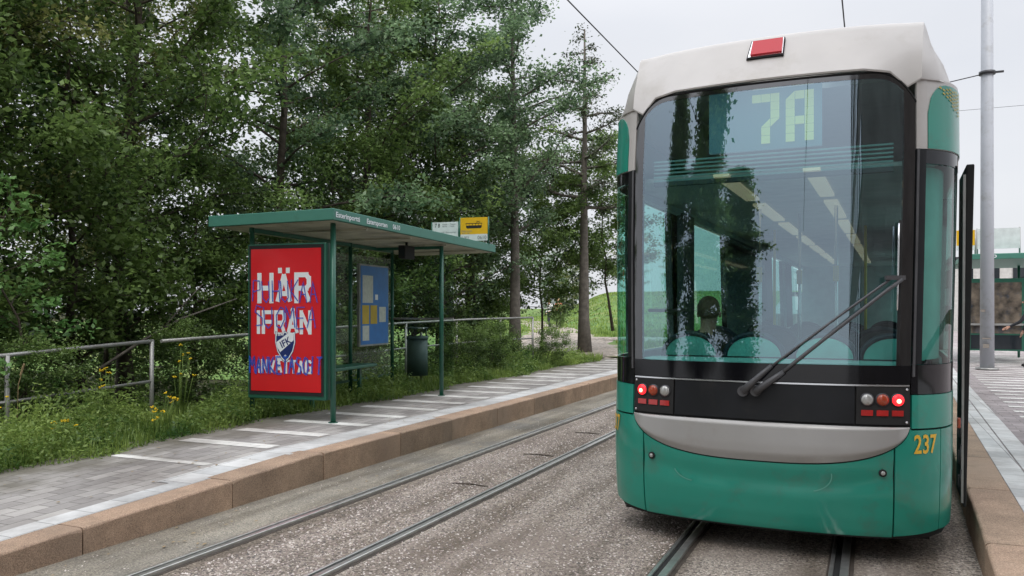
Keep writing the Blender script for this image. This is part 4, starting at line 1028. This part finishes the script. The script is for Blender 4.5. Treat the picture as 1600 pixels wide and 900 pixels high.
# ------------------------------------------------------------------ railings
def railing(name, label, pts, posts, r=.024, lower=True, group=None, tops=None, dz=.5):
    o0 = pts[0]; t = thing(name, label, 'railing', (o0[0], o0[1], 0), 0, group)
    L = lambda p, dz=0: (p[0]-o0[0], p[1]-o0[1], p[2]+dz)
    MB().tube([L(p) for p in pts], r, 10).build('top_rail', M['galv'], t)
    if lower: MB().tube([L(p, -dz) for p in pts], r*.8, 10).build('lower_rail', M['galv'], t)
    for p in posts: MB().tube([L(p, 0), (p[0]-o0[0], p[1]-o0[1], gz(p[0], p[1])-.2)], r*1.1, 10).build('post', M['galv'], t)
railing('railing', 'grey metal railing with two bars left of the shelter, at the picture edge', [(-8.7, 2.0, 1.06), (-8.50, 4.6, 1.10), (-8.43, 5.72, 1.14), (-8.23, 7.5, 1.235)], [(-8.6, 3.4, 1.08), (-8.42, 5.75, 1.14), (-8.23, 7.48, 1.235)], group='railings along the left platform')
railing('railing', 'rusty single bar railing running behind the red poster', [(-8.22, 7.62, 1.23), (-8.2, 9.2, 1.27), (-8.3, 10.4, 1.30)], [(-8.2, 9.3, 1.27)], lower=False, group='railings along the left platform')
railing('railing', 'two bar railing running behind the glass shelter towards the trees', [(-8.32, 10.5, 1.31), (-8.5, 14.0, 1.37), (-8.1, 16.0, 1.42), (-7.45, 18.1, 1.45)],
        [(-8.35, 10.9, 1.31), (-8.42, 12.5, 1.34), (-8.5, 14.0, 1.37), (-8.2, 15.6, 1.41), (-7.8, 17.0, 1.43), (-7.45, 18.1, 1.45)], group='railings along the left platform')

# ------------------------------------------------------------------ trees
def branchy(seed, H, base, Rr, nprim, nleaf, leaf=.045, r0=.13, prof=None, wob=.15, spread=.16, up=.35, nsec=7, gap=.0):
    """returns (wood MB, leaf centres). limbs leave the trunk, twigs leave the limbs, leaves sit in loose clumps on the twigs"""
    g = random.Random(seed); rg = np.random.default_rng(seed)
    wood = MB(); N = 9; tr = []; x = y = 0
    for i in range(N+1):
        t = i/N; tr.append(Vector((x, y, t*H))); x += g.uniform(-wob, wob); y += g.uniform(-wob, wob)
    tr[0] = Vector((0, 0, -.3)); rads = [r0*(1-.88*(i/N)**.9) for i in range(N+1)]; rads[0] = r0*1.35
    wood.tube(tr, rads, 10)
    def tp(t):
        f = min(t*N, N-1e-4); i = int(f); return tr[i].lerp(tr[i+1], f-i)
    segs = []
    for k in range(nprim):
        t = base/H+(1-base/H)*((k+g.random())/nprim); az = k*2.4+g.uniform(-.5, .5)
        u = (t-base/H)/(1-base/H); L = Rr*(prof(u) if prof else (math.sin(math.pi*min(1, .12+.88*u))**.6))*g.uniform(.65, 1.15)
        if L < .15: continue
        p0 = tp(t); el = up*g.uniform(.3, 1.5); pts = [p0]; d = Vector((math.cos(az), math.sin(az), el)).normalized()
        for q in range(5):
            d = (d+Vector((g.uniform(-.22, .22), g.uniform(-.22, .22), g.uniform(-.12, .16)))).normalized(); pts.append(pts[-1]+d*L/5)
        rb = max(.008, r0*.33*(1-u*.7)); wood.tube(pts, [rb*(1-.17*q) for q in range(6)], 5, caps=False)
        for q in range(nsec):
            f = g.uniform(.6, 5); i = min(int(f), 4); a = pts[i].lerp(pts[i+1], f-i)
            dd = (d+Vector((g.uniform(-1, 1), g.uniform(-1, 1), g.uniform(-.5, .6)))*1.0).normalized(); l2 = L*g.uniform(.18, .42)
            b = a+dd*l2*.5; c = b+(dd+Vector((g.uniform(-.4, .4), g.uniform(-.4, .4), g.uniform(-.5, .2)))).normalized()*l2*.5
            wood.tube([a, b, c], [rb*.35, rb*.25, rb*.12], 3, caps=False)
            if g.random() > gap: segs += [(a, b, .6), (b, c, 1.0)]
        segs.append((pts[3], pts[4], .8)); segs.append((pts[4], pts[5], 1.2))
    A = np.array([list(s[0]) for s in segs]); B = np.array([list(s[1]) for s in segs]); wts = np.array([s[2]*((s[1]-s[0]).length) for s in segs])
    wts *= rg.uniform(.3, 1.7, len(segs)); idx = rg.choice(len(segs), nleaf, p=wts/wts.sum()); t = rg.random((nleaf, 1))
    C = A[idx]*(1-t)+B[idx]*t+rg.normal(0, spread, (nleaf, 3))*np.array([1, 1, .75])
    ax = rg.normal(0, 1, (nleaf, 3)); ax[:, 2] = ax[:, 2]*.5-.35; ax /= np.linalg.norm(ax, axis=1, keepdims=True)
    bb = np.cross(ax, rg.normal(0, 1, (nleaf, 3))*np.array([.6, .6, 1.2])); bb /= np.linalg.norm(bb, axis=1, keepdims=True)+1e-9
    sz = leaf*rg.uniform(.65, 1.25, (nleaf, 1))
    return wood, C, ax*sz, bb*sz*.62
def tree_mesh(seed, lm, wm='bark', **k):
    w, C, U, V = branchy(seed, **k)
    me = quadcloud(C, U, V, M[lm], 'crown', bend=.25)
    o = w.build('trunk', M[wm], None, fix=False); tm = o.data; bpy.data.objects.remove(o)
    return tm, me
def place_tree(kind, x, y, label, rz=0, sc_=1, cat='tree', group=None, name='deciduous_tree', z=None):
    t = thing(name, label, cat, (x, y, (gz(x, y) if z is None else z)), rz, group); t.scale = (sc_, sc_, sc_)
    link('trunk', TM[kind][0], t); link('crown', TM[kind][1], t); return t
TM = {
 'alder': tree_mesh(11, 'leaf_b', H=10, base=1.2, Rr=2.9, nprim=46, nleaf=24000, leaf=.054, r0=.13, spread=.125),
 'birch': tree_mesh(12, 'leaf_c', H=11.5, base=1.8, Rr=2.5, nprim=46, nleaf=20000, leaf=.044, r0=.11, spread=.13, up=.6),
 'maple': tree_mesh(13, 'leaf_a', H=9.5, base=.9, Rr=2.8, nprim=44, nleaf=22000, leaf=.056, r0=.12, spread=.125),
 'rowan': tree_mesh(14, 'leaf_a', H=6, base=.3, Rr=2.0, nprim=34, nleaf=17000, leaf=.048, r0=.07, spread=.17),
 'bush': tree_mesh(15, 'leaf_a', H=2.6, base=.05, Rr=1.25, nprim=26, nleaf=8500, leaf=.042, r0=.03, spread=.13),
 'sapling': tree_mesh(16, 'leaf_bright', H=2.9, base=.5, Rr=.75, nprim=16, nleaf=900, leaf=.045, r0=.022, spread=.07),
 'poplar': tree_mesh(17, 'leaf_a', H=21, base=1.5, Rr=2.3, nprim=80, nleaf=26000, leaf=.13, r0=.28, spread=.3, up=1.6, prof=lambda u: (1-u)**.5*min(1, u*5+.4)),
 'pine': tree_mesh(18, 'needle', 'bark_grey', H=9.6, base=4.3, Rr=1.75, nprim=26, nleaf=5200, leaf=.045, r0=.19, spread=.13, up=.1, wob=.05, gap=.45, prof=lambda u: (1-u)**.7+.12),
 'mast': tree_mesh(19, 'leaf_b', 'bark_grey', H=10.2, base=3.3, Rr=1.9, nprim=36, nleaf=15000, leaf=.055, r0=.17, spread=.18, wob=.03, up=.5),
 'skirt': tree_mesh(20, 'leaf_a', H=6.2, base=1.2, Rr=2.2, nprim=40, nleaf=19000, leaf=.055, r0=.045, spread=.14, up=.2),
}
# front row and second row behind the railing
rows_ = [
 ('maple', -10.6, 5.2, 0.3, .95, 'dark leafy tree at the far left edge, its lower leaves behind the railing'),
 ('birch', -11.6, 7.3, 1.2, 1.0, 'pale green birch-like tree second from the left edge'),
 ('maple', -10.6, 9.2, 2.1, .98, 'broad dark tree directly behind the poster end of the shelter'),
 ('birch', -12.4, 10.6, 4.0, 1.05, 'loose yellowish green tree above the left corner of the shelter roof'),
 ('alder', -10.5, 12.6, 5.1, 1.0, 'bluish green tree above the middle of the shelter roof'),
 ('maple', -10.3, 15.6, .7, 1.0, 'dense dark tree behind the blue notice board'),
 ('alder', -9.9, 18.0, 1.9, 1.0, 'bluish green tree above the yellow stop sign'),
 ('birch', -15.5, 12.8, .2, 1.08, 'tall birch-like tree of the second row behind the shelter'),
 ('birch', -13.2, 19.5, 5.5, 1.0, 'tree of the second row behind the far end of the railing'),
 ('alder', -12.0, 17.0, 4.4, 1.05, 'bluish green tree filling the gap behind the far end of the shelter roof'),
 ('maple', -10.9, 20.4, 1.1, .95, 'full leafy tree left of the straight grey trunk'),
 ('maple', -11.3, 22.5, 2.5, .9, 'dark tree beside the path, left of the straight trunk'),
]
for i, (k, x, y, rz, s_, lb) in enumerate(rows_): place_tree(k, x, y, lb, rz, s_, group='trees of the wood behind the left platform')
low = [(-9.7, 4.2, 'low bushy tree at the left picture edge under the crowns'), (-10.2, 6.6, 'low bushy tree behind the left railing'), (-10.6, 8.4, 'low dark bushy tree left of the red poster'), (-10.8, 10.6, 'low bushy tree seen through the shelter glass'), (-10.2, 13.4, 'low bushy tree behind the shelter bench'),
       (-9.9, 16.8, 'low bushy tree behind the litter bin'), (-9.9, 20.2, 'low bushy tree just left of the path'), (-13.4, 7.3, 'low bushy tree deep in shade behind the left railing'), (-14.2, 11.6, 'low bushy tree deep in shade behind the poster'), (-13.2, 14.9, 'low bushy tree deep in shade behind the shelter'), (-12.6, 18.6, 'low bushy tree deep in shade behind the far railing')]
for i, (x, y, lb) in enumerate(low): place_tree('rowan', x, y, lb, i*1.3, .85+.1*(i % 3), group='low trees under the wood edge', name='low_tree')
place_tree('mast', -8.45, 19.3, 'tall tree with a straight bare grey trunk at the end of the railing', .4, 1.0, name='tall_tree')
place_tree('pine', -7.75, 22.9, 'thin pine with gnarled nearly bare branches standing by the path', 1.0, 1.0, name='pine_tree', cat='pine')
place_tree('skirt', -9.3, 23.2, 'slender leafy tree growing against the pine trunk', 1.0, 1.0, name='slender_tree')
place_tree('skirt', -7.5, 24.9, 'small leafy tree right of the pine, close to the tram', 3.0, .95, name='slender_tree').location.z += .9
place_tree('bush', -14.9, 39.2, 'round bush hiding the legs of the two walkers', 1, .5, cat='bush', name='leafy_bush')
for i, (x, y) in enumerate([(-22, 62), (-25, 66), (-19, 68), (-29, 60), (-33, 66), (-27, 74), (-16, 72), (-38, 64)]):
    place_tree(('birch', 'alder')[i % 2], x, y, 'hazy tree on the skyline beyond the meadow, '+['left of the two walkers', 'directly behind the two walkers', 'just left of the pine trunk', 'far left among the trunks', 'farthest left of its row', 'tallest behind the walkers', 'just right of the pine trunk', 'low behind the grey trunk'][i], i*1.1, .55+.12*(i % 3), group='skyline trees beyond the meadow', name='far_tree', z=gz(x, y)-1.2)
bl_ = [(-7.75, 14.6, .42, 'leafy bush just right of the litter bin'), (-7.6, 15.8, .45, 'leafy bush below the railing, second after the litter bin'), (-7.55, 17.0, .42, 'leafy bush below the far stretch of railing'), (-7.2, 18.3, .36, 'leafy bush at the very end of the railing'),
       (-8.4, 12.0, .45, 'bush right behind the shelter glass'), (-8.7, 8.9, .48, 'bush behind the poster, left of the shelter'), (-8.8, 6.2, .42, 'bush behind the left railing')]
for i, (x, y, s_, lb) in enumerate(bl_): place_tree('bush', x, y, lb, i*2.1, s_, cat='bush', group='bushes along the railing', name='leafy_bush')
place_tree('sapling', -8.75, 6.25, 'young tree with bright green leaves hanging over the left railing', .5, 1.0, name='young_tree')
# leaning dead branch by the poster
tag(MB().tube([(-9.3, 7.6, .85), (-9.2, 8.2, 1.2), (-9.1, 8.8, 1.5), (-8.9, 9.7, 1.8)], [.022, .02, .016, .008], 7).tube([(-9.15, 8.5, 1.35), (-9.0, 8.8, 1.75), (-8.9, 9.0, 2.0)], [.012, .009, .005], 6).build('dead_branch', M['bark_grey']), 'bare grey branch leaning over the railing left of the poster', 'branch')

# ------------------------------------------------------------------ verge grass, weeds, flowers
def blades(name, pts, hmin, hmax, w, m, label, parent=None, lean=.45):
    n = len(pts); P0 = np.array(pts, float); rg = np.random.default_rng(len(pts)); az = rg.uniform(0, 6.283, n); h = rg.uniform(hmin, hmax, n)
    d = np.stack([np.cos(az), np.sin(az), np.zeros(n)], 1); s = np.stack([-np.sin(az), np.cos(az), np.zeros(n)], 1)
    ln = rg.uniform(.05, lean, n)[:, None]; H = h[:, None]; up_ = np.array([[0, 0, 1.]])
    a = P0; b = P0+up_*H*.55+d*H*ln*.4; c = P0+up_*H*(1-ln*.25)+d*H*ln*1.1; W_ = w
    V = np.stack([a-s*W_, a+s*W_, b+s*W_*.8, b-s*W_*.8, c], 1).reshape(-1, 3)
    me = bpy.data.meshes.new(name); idx = np.arange(n)*5
    fs = np.concatenate([np.stack([idx, idx+1, idx+2, idx+3], 1)]); F = fs.tolist()+np.stack([idx+3, idx+2, idx+4], 1).tolist()
    me.from_pydata(V.tolist(), [], F); me.materials.append(m); o = link(name, me, parent)
    if label: tag(o, label, 'grass', kind='stuff')
    return o
rg = np.random.default_rng(2)
def edge_x(y): return -6.78+.10*math.sin(y*1.3)+.07*math.sin(y*3.7)
def scatter(n, y0, y1, depth, dens=1.6):
    out = []
    for _ in range(n):
        y = y0+(y1-y0)*rg.random(); x = edge_x(y)-depth*rg.random()**dens*1.0; out.append((x, y, gz(x, y)-.01))
    return out
blades('grass', scatter(13000, .5, 8.6, 2.3, 1.1), .06, .26, .0045, M['grassblade'], 'rough grass along the platform edge left of the shelter')
blades('grass', scatter(15000, 8.6, 21.8, 1.6, 1.0), .06, .26, .006, M['grassblade'], 'rough grass behind the shelter and below the far railing')
# broad weed leaves
def weeds(name, n, y0, y1, depth, h, m, leaf, label):
    C = []; 
    while len(C) < n:
        y = y0+(y1-y0)*rg.random(); x = edge_x(y)-depth*rg.random(); hh = h*rg.uniform(.3, 1)*(.45+.55*math.sin(min(1, (edge_x(y)-x)/.8)*1.5))*(.7+.5*math.sin(y*2.1+x*3))
        for k in range(14):
            C.append((x+rg.normal(0, .06), y+rg.normal(0, .06), gz(x, y)+abs(hh)*rg.random()))
    C = np.array(C[:n]); ax = rg.normal(0, 1, (n, 3)); ax[:, 2] = abs(ax[:, 2])*.6; ax /= np.linalg.norm(ax, axis=1, keepdims=True)
    bb = np.cross(ax, rg.normal(0, 1, (n, 3))); bb /= np.linalg.norm(bb, axis=1, keepdims=True); sz = leaf*rg.uniform(.5, 1.3, (n, 1))
    o = link(name, quadcloud(C, ax*sz, bb*sz*.42, m, name, bend=.3)); tag(o, label, 'weeds', kind='stuff')
weeds('weeds', 52000, .5, 8.8, 1.9, .56, M['weedleaf'], .027, 'tangled green weeds between the platform and the left railing')
weeds('weeds', 32000, 8.8, 20.5, 1.5, .58, M['weedleaf'], .034, 'tangled weeds behind the shelter and under the far railing')
n0 = 30000; cx = -8.6-6.0*rg.random(n0)**.8; cy = 1+21*rg.random(n0)
C = np.array([(x, y, gz(x, y)+.75*rg.random()**1.5*(.6+.4*math.sin(x*2+y*1.7))) for x, y in zip(cx, cy)])
ax = rg.normal(0, 1, (n0, 3)); ax[:, 2] *= .4; ax /= np.linalg.norm(ax, axis=1, keepdims=True); bb = np.cross(ax, rg.normal(0, .3, (n0, 3))+np.array([0, 0, 1])); bb /= np.linalg.norm(bb, axis=1, keepdims=True)
sz = .055*rg.uniform(.5, 1.2, (n0, 1)); tag(link('undergrowth', quadcloud(C, ax*sz, bb*sz*.6, M['leaf_a'], 'undergrowth', bend=.2)), 'shaded leafy undergrowth on the floor of the wood', 'undergrowth', kind='stuff')
# flowering plants, one thing each
fp = [(-7.35, 6.85, .42, 'yellow wildflowers just left of the shelter, the largest clump'), (-7.15, 6.55, .28, 'low yellow wildflower clump closest to the paving'), (-7.9, 7.6, .75, 'tall yellow wildflower beside the broken railing end'), (-8.0, 6.6, .62, 'yellow wildflowers below the railing, nearer the shelter'),
      (-7.9, 5.3, .5, 'small yellow wildflowers below the middle of the left railing'), (-7.3, 5.5, .3, 'small yellow wildflower in the grass nearer the platform'), (-8.2, 7.9, .9, 'single tall yellow bloom right of the railing gap'), (-8.1, 4.7, .45, 'yellow wildflowers near the left picture edge')]
for i, (x, y, h, lb) in enumerate(fp):
    t = thing('yellow_flower_plant', lb, 'flower', (x, y, gz(x, y)), 0, 'yellow wildflowers on the verge'); rn = random.Random(i)
    st = MB(); fl = MB()
    for k in range(6 if i != 6 else 2):
        dx, dy = rn.uniform(-.13, .13), rn.uniform(-.13, .13); hh = h*rn.uniform(.75, 1.15)
        st.tube([(dx*.3, dy*.3, 0), (dx*.7, dy*.7, hh*.6), (dx, dy, hh)], [.005, .004, .003], 5)
        for q in range(5):
            fl.sphere((dx+rn.uniform(-.02, .02), dy+rn.uniform(-.02, .02), hh+rn.uniform(-.01, .015)), (.011, .011, .007), 6)
    st.build('stem', M['weedleaf'], t); fl.build('blossom', M['petal'], t)
t = thing('dry_grass_stalk', 'dry reddish dock stalk standing beside the leftmost railing post', 'dry stalk', (-8.2, 5.7, gz(-8.2, 5.7)))
MB().tube([(0, 0, 0), (0, .02, .6), (.05, .05, .8)], .004, 5).build('stem', M['straw'], t)
mb = MB(); [mb.sphere((.02+.03*k/10, .03+.02*k/10, .70+k*.012), .012, 6) for k in range(10)]; mb.build('seed_head', M['straw'], t)
# meadow grass round the pine and over the hill
pts = []
while len(pts) < 15000:
    y = 22.3+14*rg.random()**1.5; x = -4.9-10*rg.random()
    c = -7.2-(y-22)*.52
    if abs(x-c) < (1.3 if y < 23.5 else 2.1) or (28.8 < y < 32.3 and x > -11): continue
    if y > 26 and x > c and y < 29 and rg.random() < .5: continue
    pts.append((x, y, gz(x, y)))
blades('meadow_grass', pts, .08, .26, .011, M['grassblade'], 'meadow grass around the pine and beside the stony path')
pts = [(-8-26*rg.random(), 34+30*rg.random(), 0) for _ in range(14000)]; pts = [(x, y, gz(x, y)) for x, y, _ in pts]
blades('meadow_grass', pts, .08, .2, .03, M['grassblade'], 'grass on the slope behind the path')

# two walkers far up the path
walk = dict(anL=(-.11, .18, .12), knL=(-.1, .16, .52), toeL=(-.11, .32, .06), anR=(.11, -.2, .14), knR=(.1, .02, .5), toeR=(.11, -.05, .04), elL=(-.26, .06, 1.14), wrL=(-.22, .26, 1.02), elR=(.26, -.08, 1.14), wrR=(.26, .04, .9))
figure('person', 'walker with white top and dark vest on the far path, the left one', 'person', (-16.0, 41.3, gz(-16.0, 41.3)), R(160), walk, 1.6, M['cloth_white'], M['cloth_dark'], M['hair_blond'], group='walkers on the far path')
figure('person', 'walker in an orange top on the far path, the right one', 'person', (-15.6, 41.6, gz(-15.6, 41.6)), R(200), walk, 1.6, M['cloth_orange'], M['cloth_dark'], M['hair_blond'], group='walkers on the far path')

# ------------------------------------------------------------------ right hand side
pl = thing('catenary_pole', 'tall pale grey steel pole on the right platform, just right of the tram', 'pole', (2.43, 21.4, pz(20)))
MB().tube([(0, 0, 0), (0, 0, 4), (0, 0, 12)], [.148, .135, .112], 20).build('pole_shaft', M['white_pole'], pl)
MB().tube([(0, 0, 0), (0, 0, .05)], .24, 20).build('foot_plate', M['galv'], pl)
MB().tube([(0, 0, 6.75), (0, 0, 6.82)], .17, 20).box((.22, 0, 6.79), (.22, .05, .04)).build('clamp', M['dark_metal'], pl)
MB().box((-.10, -.145, 1.35), (.09, .03, .06)).box((-.03, -.165, .72), (.18, .02, .03)).box((-.04, -.17, .55), (.12, .02, .09)).build('sticker_remains', M['plaster_dull'], pl)
# right shelter
rs = thing('tram_stop_shelter', 'dark green glass shelter on the right platform, cut by the picture edge', 'shelter', (2.3, 24.0, pz(20)), R(-1.7))
MB().box((1.0, 2.2, 2.72), (2.3, 5.2, .14)).build('roof', M['roof_green'], rs, bevel=.01)
for (x, y) in ((.0, 0), (1.35, 0), (.0, 3.4), (1.62, 0.3), (1.5, 3.4)): MB().tube([(x, y, 0), (x, y, 2.65)], .035, 10).build('post', M['shelter_green'], rs)
MB().box((.62, .05, 1.25), (1.25, .1, 1.85)).build('poster_case', M['shelter_green'], rs, bevel=.01)
MB().box((.62, -.006, 1.42), (1.12, .008, 1.30)).build('poster', M['picture'], rs)
MB().box((.62, -.004, .55), (1.12, .006, .36)).build('poster_footer', M['window_dark'], rs)
MB().box((1.5, 1.9, 1.3), (.01, 3.2, 2.0)).build('glass_pane', M['shelter_glass'], rs)
MB().box((1.2, 1.6, .48), (.4, 1.8, .05)).box((1.0, -.05, 1.0), (2.0, .05, .05)).build('bench', M['galv'], rs)
vs, fs = text_mesh('0610', 1, .02); vs = fit(vs, .25, .6, 2.68, 2.76); flat(vs, fs, -.405, M['white'], 'stop_name_lettering', rs)
s1 = thing('route_sign', 'white route board above the right shelter roof', 'sign', (3.0, 24.2, pz(20)+2.79), R(-1.7))
MB().box((.0, 0, .42), (.95, .03, .52)).build('panel', M['sign_white'], s1); [MB().tube([(q*.47, .03, 0), (q*.47, .03, .7)], .02, 8).build('sign_post', M['galv'], s1) for q in (-1, 1)]
vs, fs = text_mesh('7A', 1, .02); vs = fit(vs, -.42, -.22, .54, .62); flat(vs, fs, -.018, M['grey_print'], 'lettering', s1)
s2 = thing('stop_sign', 'yellow stop sign above the right shelter, between tram and pole', 'sign', (2.26, 24.2, pz(20)+2.79), R(-1.7))
MB().box((0, 0, .46), (.42, .03, .40)).build('yellow_panel', M['sign_yellow'], s2); MB().box((0, -.017, .47), (.3, .004, .07)).build('tram_symbol', M['black'], s2); MB().box((0, 0, .2), (.42, .03, .12)).build('white_panel', M['sign_white'], s2)
MB().tube([(.22, 0, 0), (.22, 0, .66)], .02, 8).build('sign_frame', M['galv'], s2)
wait = dict(seatpose)
figure('person', 'waiting passenger in dark clothes at the right picture edge beside the shelter', 'person', (3.42, 22.6, pz(20)), R(90), dict(elL=(-.2, .2, 1.12), wrL=(-.12, .42, 1.0)), 1.7, M['cloth_dark'], M['cloth_dark'], M['hair_blond'])
# buildings beyond the right shelter
def facade(name, label, x, y, w, d, h, m, rz, floors, cols, wm='window_dark', ww=.5, roofm='dark_metal'):
    t = thing(name, label, 'building', (x, y, 0), rz)
    wl_ = MB().box((0, 0, h/2), (w, d, h)).build('wall', M[m], t)
    MB().box((0, 0, h+.12), (w+.4, d+.4, .24)).build('roof', M[roofm], t)
    for f in range(floors):
        for c in range(cols):
            zz = h/floors*(f+.55); hh = h/floors*.5
            fx = -w/2+w/cols*(c+.5)
            q = MB().box((fx, -d/2-.03, zz), (w/cols*ww, .08, hh)).build('window', M[wm], t)
        for c in range(max(2, int(cols*d/w))):
            n_ = max(2, int(cols*d/w)); fy = -d/2+d/n_*(c+.5); zz = h/floors*(f+.55); hh = h/floors*.5
            MB().box((-w/2-.03, fy, zz), (.08, d/n_*ww, hh)).build('window', M[wm], t)
    return t
facade('office_building', 'brown office building rising beyond the right shelter', 17.5, 72, 8, 14, 12.6, 'plaster_dull', R(-3), 4, 5)
facade('low_building', 'low white hall behind the right shelter', 9.5, 66, 9, 10, 4.9, 'plaster', R(0), 2, 6)
facade('apartment_block', 'grey block closing the street behind the right platform', 8, 95, 30, 10, 5.5, 'plaster_dull', R(0), 2, 9)
# what stands behind the camera and shows in the tram window
facade('tower_block', 'tall dark brown tower block mirrored in the right of the tram window', 10.8, -12.5, 12, 24, 34, 'brick_brown', R(12), 8, 6, ww=.6)
for i, (x, y) in enumerate([(-12.5, -17), (-17.5, -16), (-9.5, -26)]):
    place_tree('poplar', x, y, ['tall poplar mirrored in the tram window, the widest', 'tall poplar mirrored at the left edge of the tram window', 'farther poplar mirrored in the tram window'][i], i*1.2, 1, name='poplar_tree', group='poplars mirrored in the tram window', z=0).scale = ((2.1, 2.1, 1.0), (1.6, 1.6, 1.0), (2.2, 2.2, .78))[i]
# ------------------------------------------------------------------ overhead wires
def wire(label, pts, r=.008, nm='overhead_wire'):
    tag(MB().tube(pts, r, 6).build(nm, M['wire']), label, 'wire', 'overhead tram wires')
wire('contact wire above the left track crossing the sky toward the tram roof', [(-3.45, -6, 5.5), (-3.45, 30, 5.45), (-3.4, 70, 5.5)], .009)
wire('contact wire above the tram, short piece at the top edge', [(-.33, -6, 5.5), (-.33, 60, 5.5)], .009)
wire('span wire from the pale pole towards the tram roof', [(2.45, 21.4, 7.05), (1.0, 21.3, 6.8), (-6, 21, 6.2)], .012)
wire('thin horizontal wire crossing behind the pale pole', [(2.6, 30, 8.1), (14, 31, 8.3)], .006)
wire('lower thin wire crossing behind the pale pole', [(1.5, 30, 8.12), (-6, 29, 8.0)], .006)
print('objects', len(bpy.data.objects))
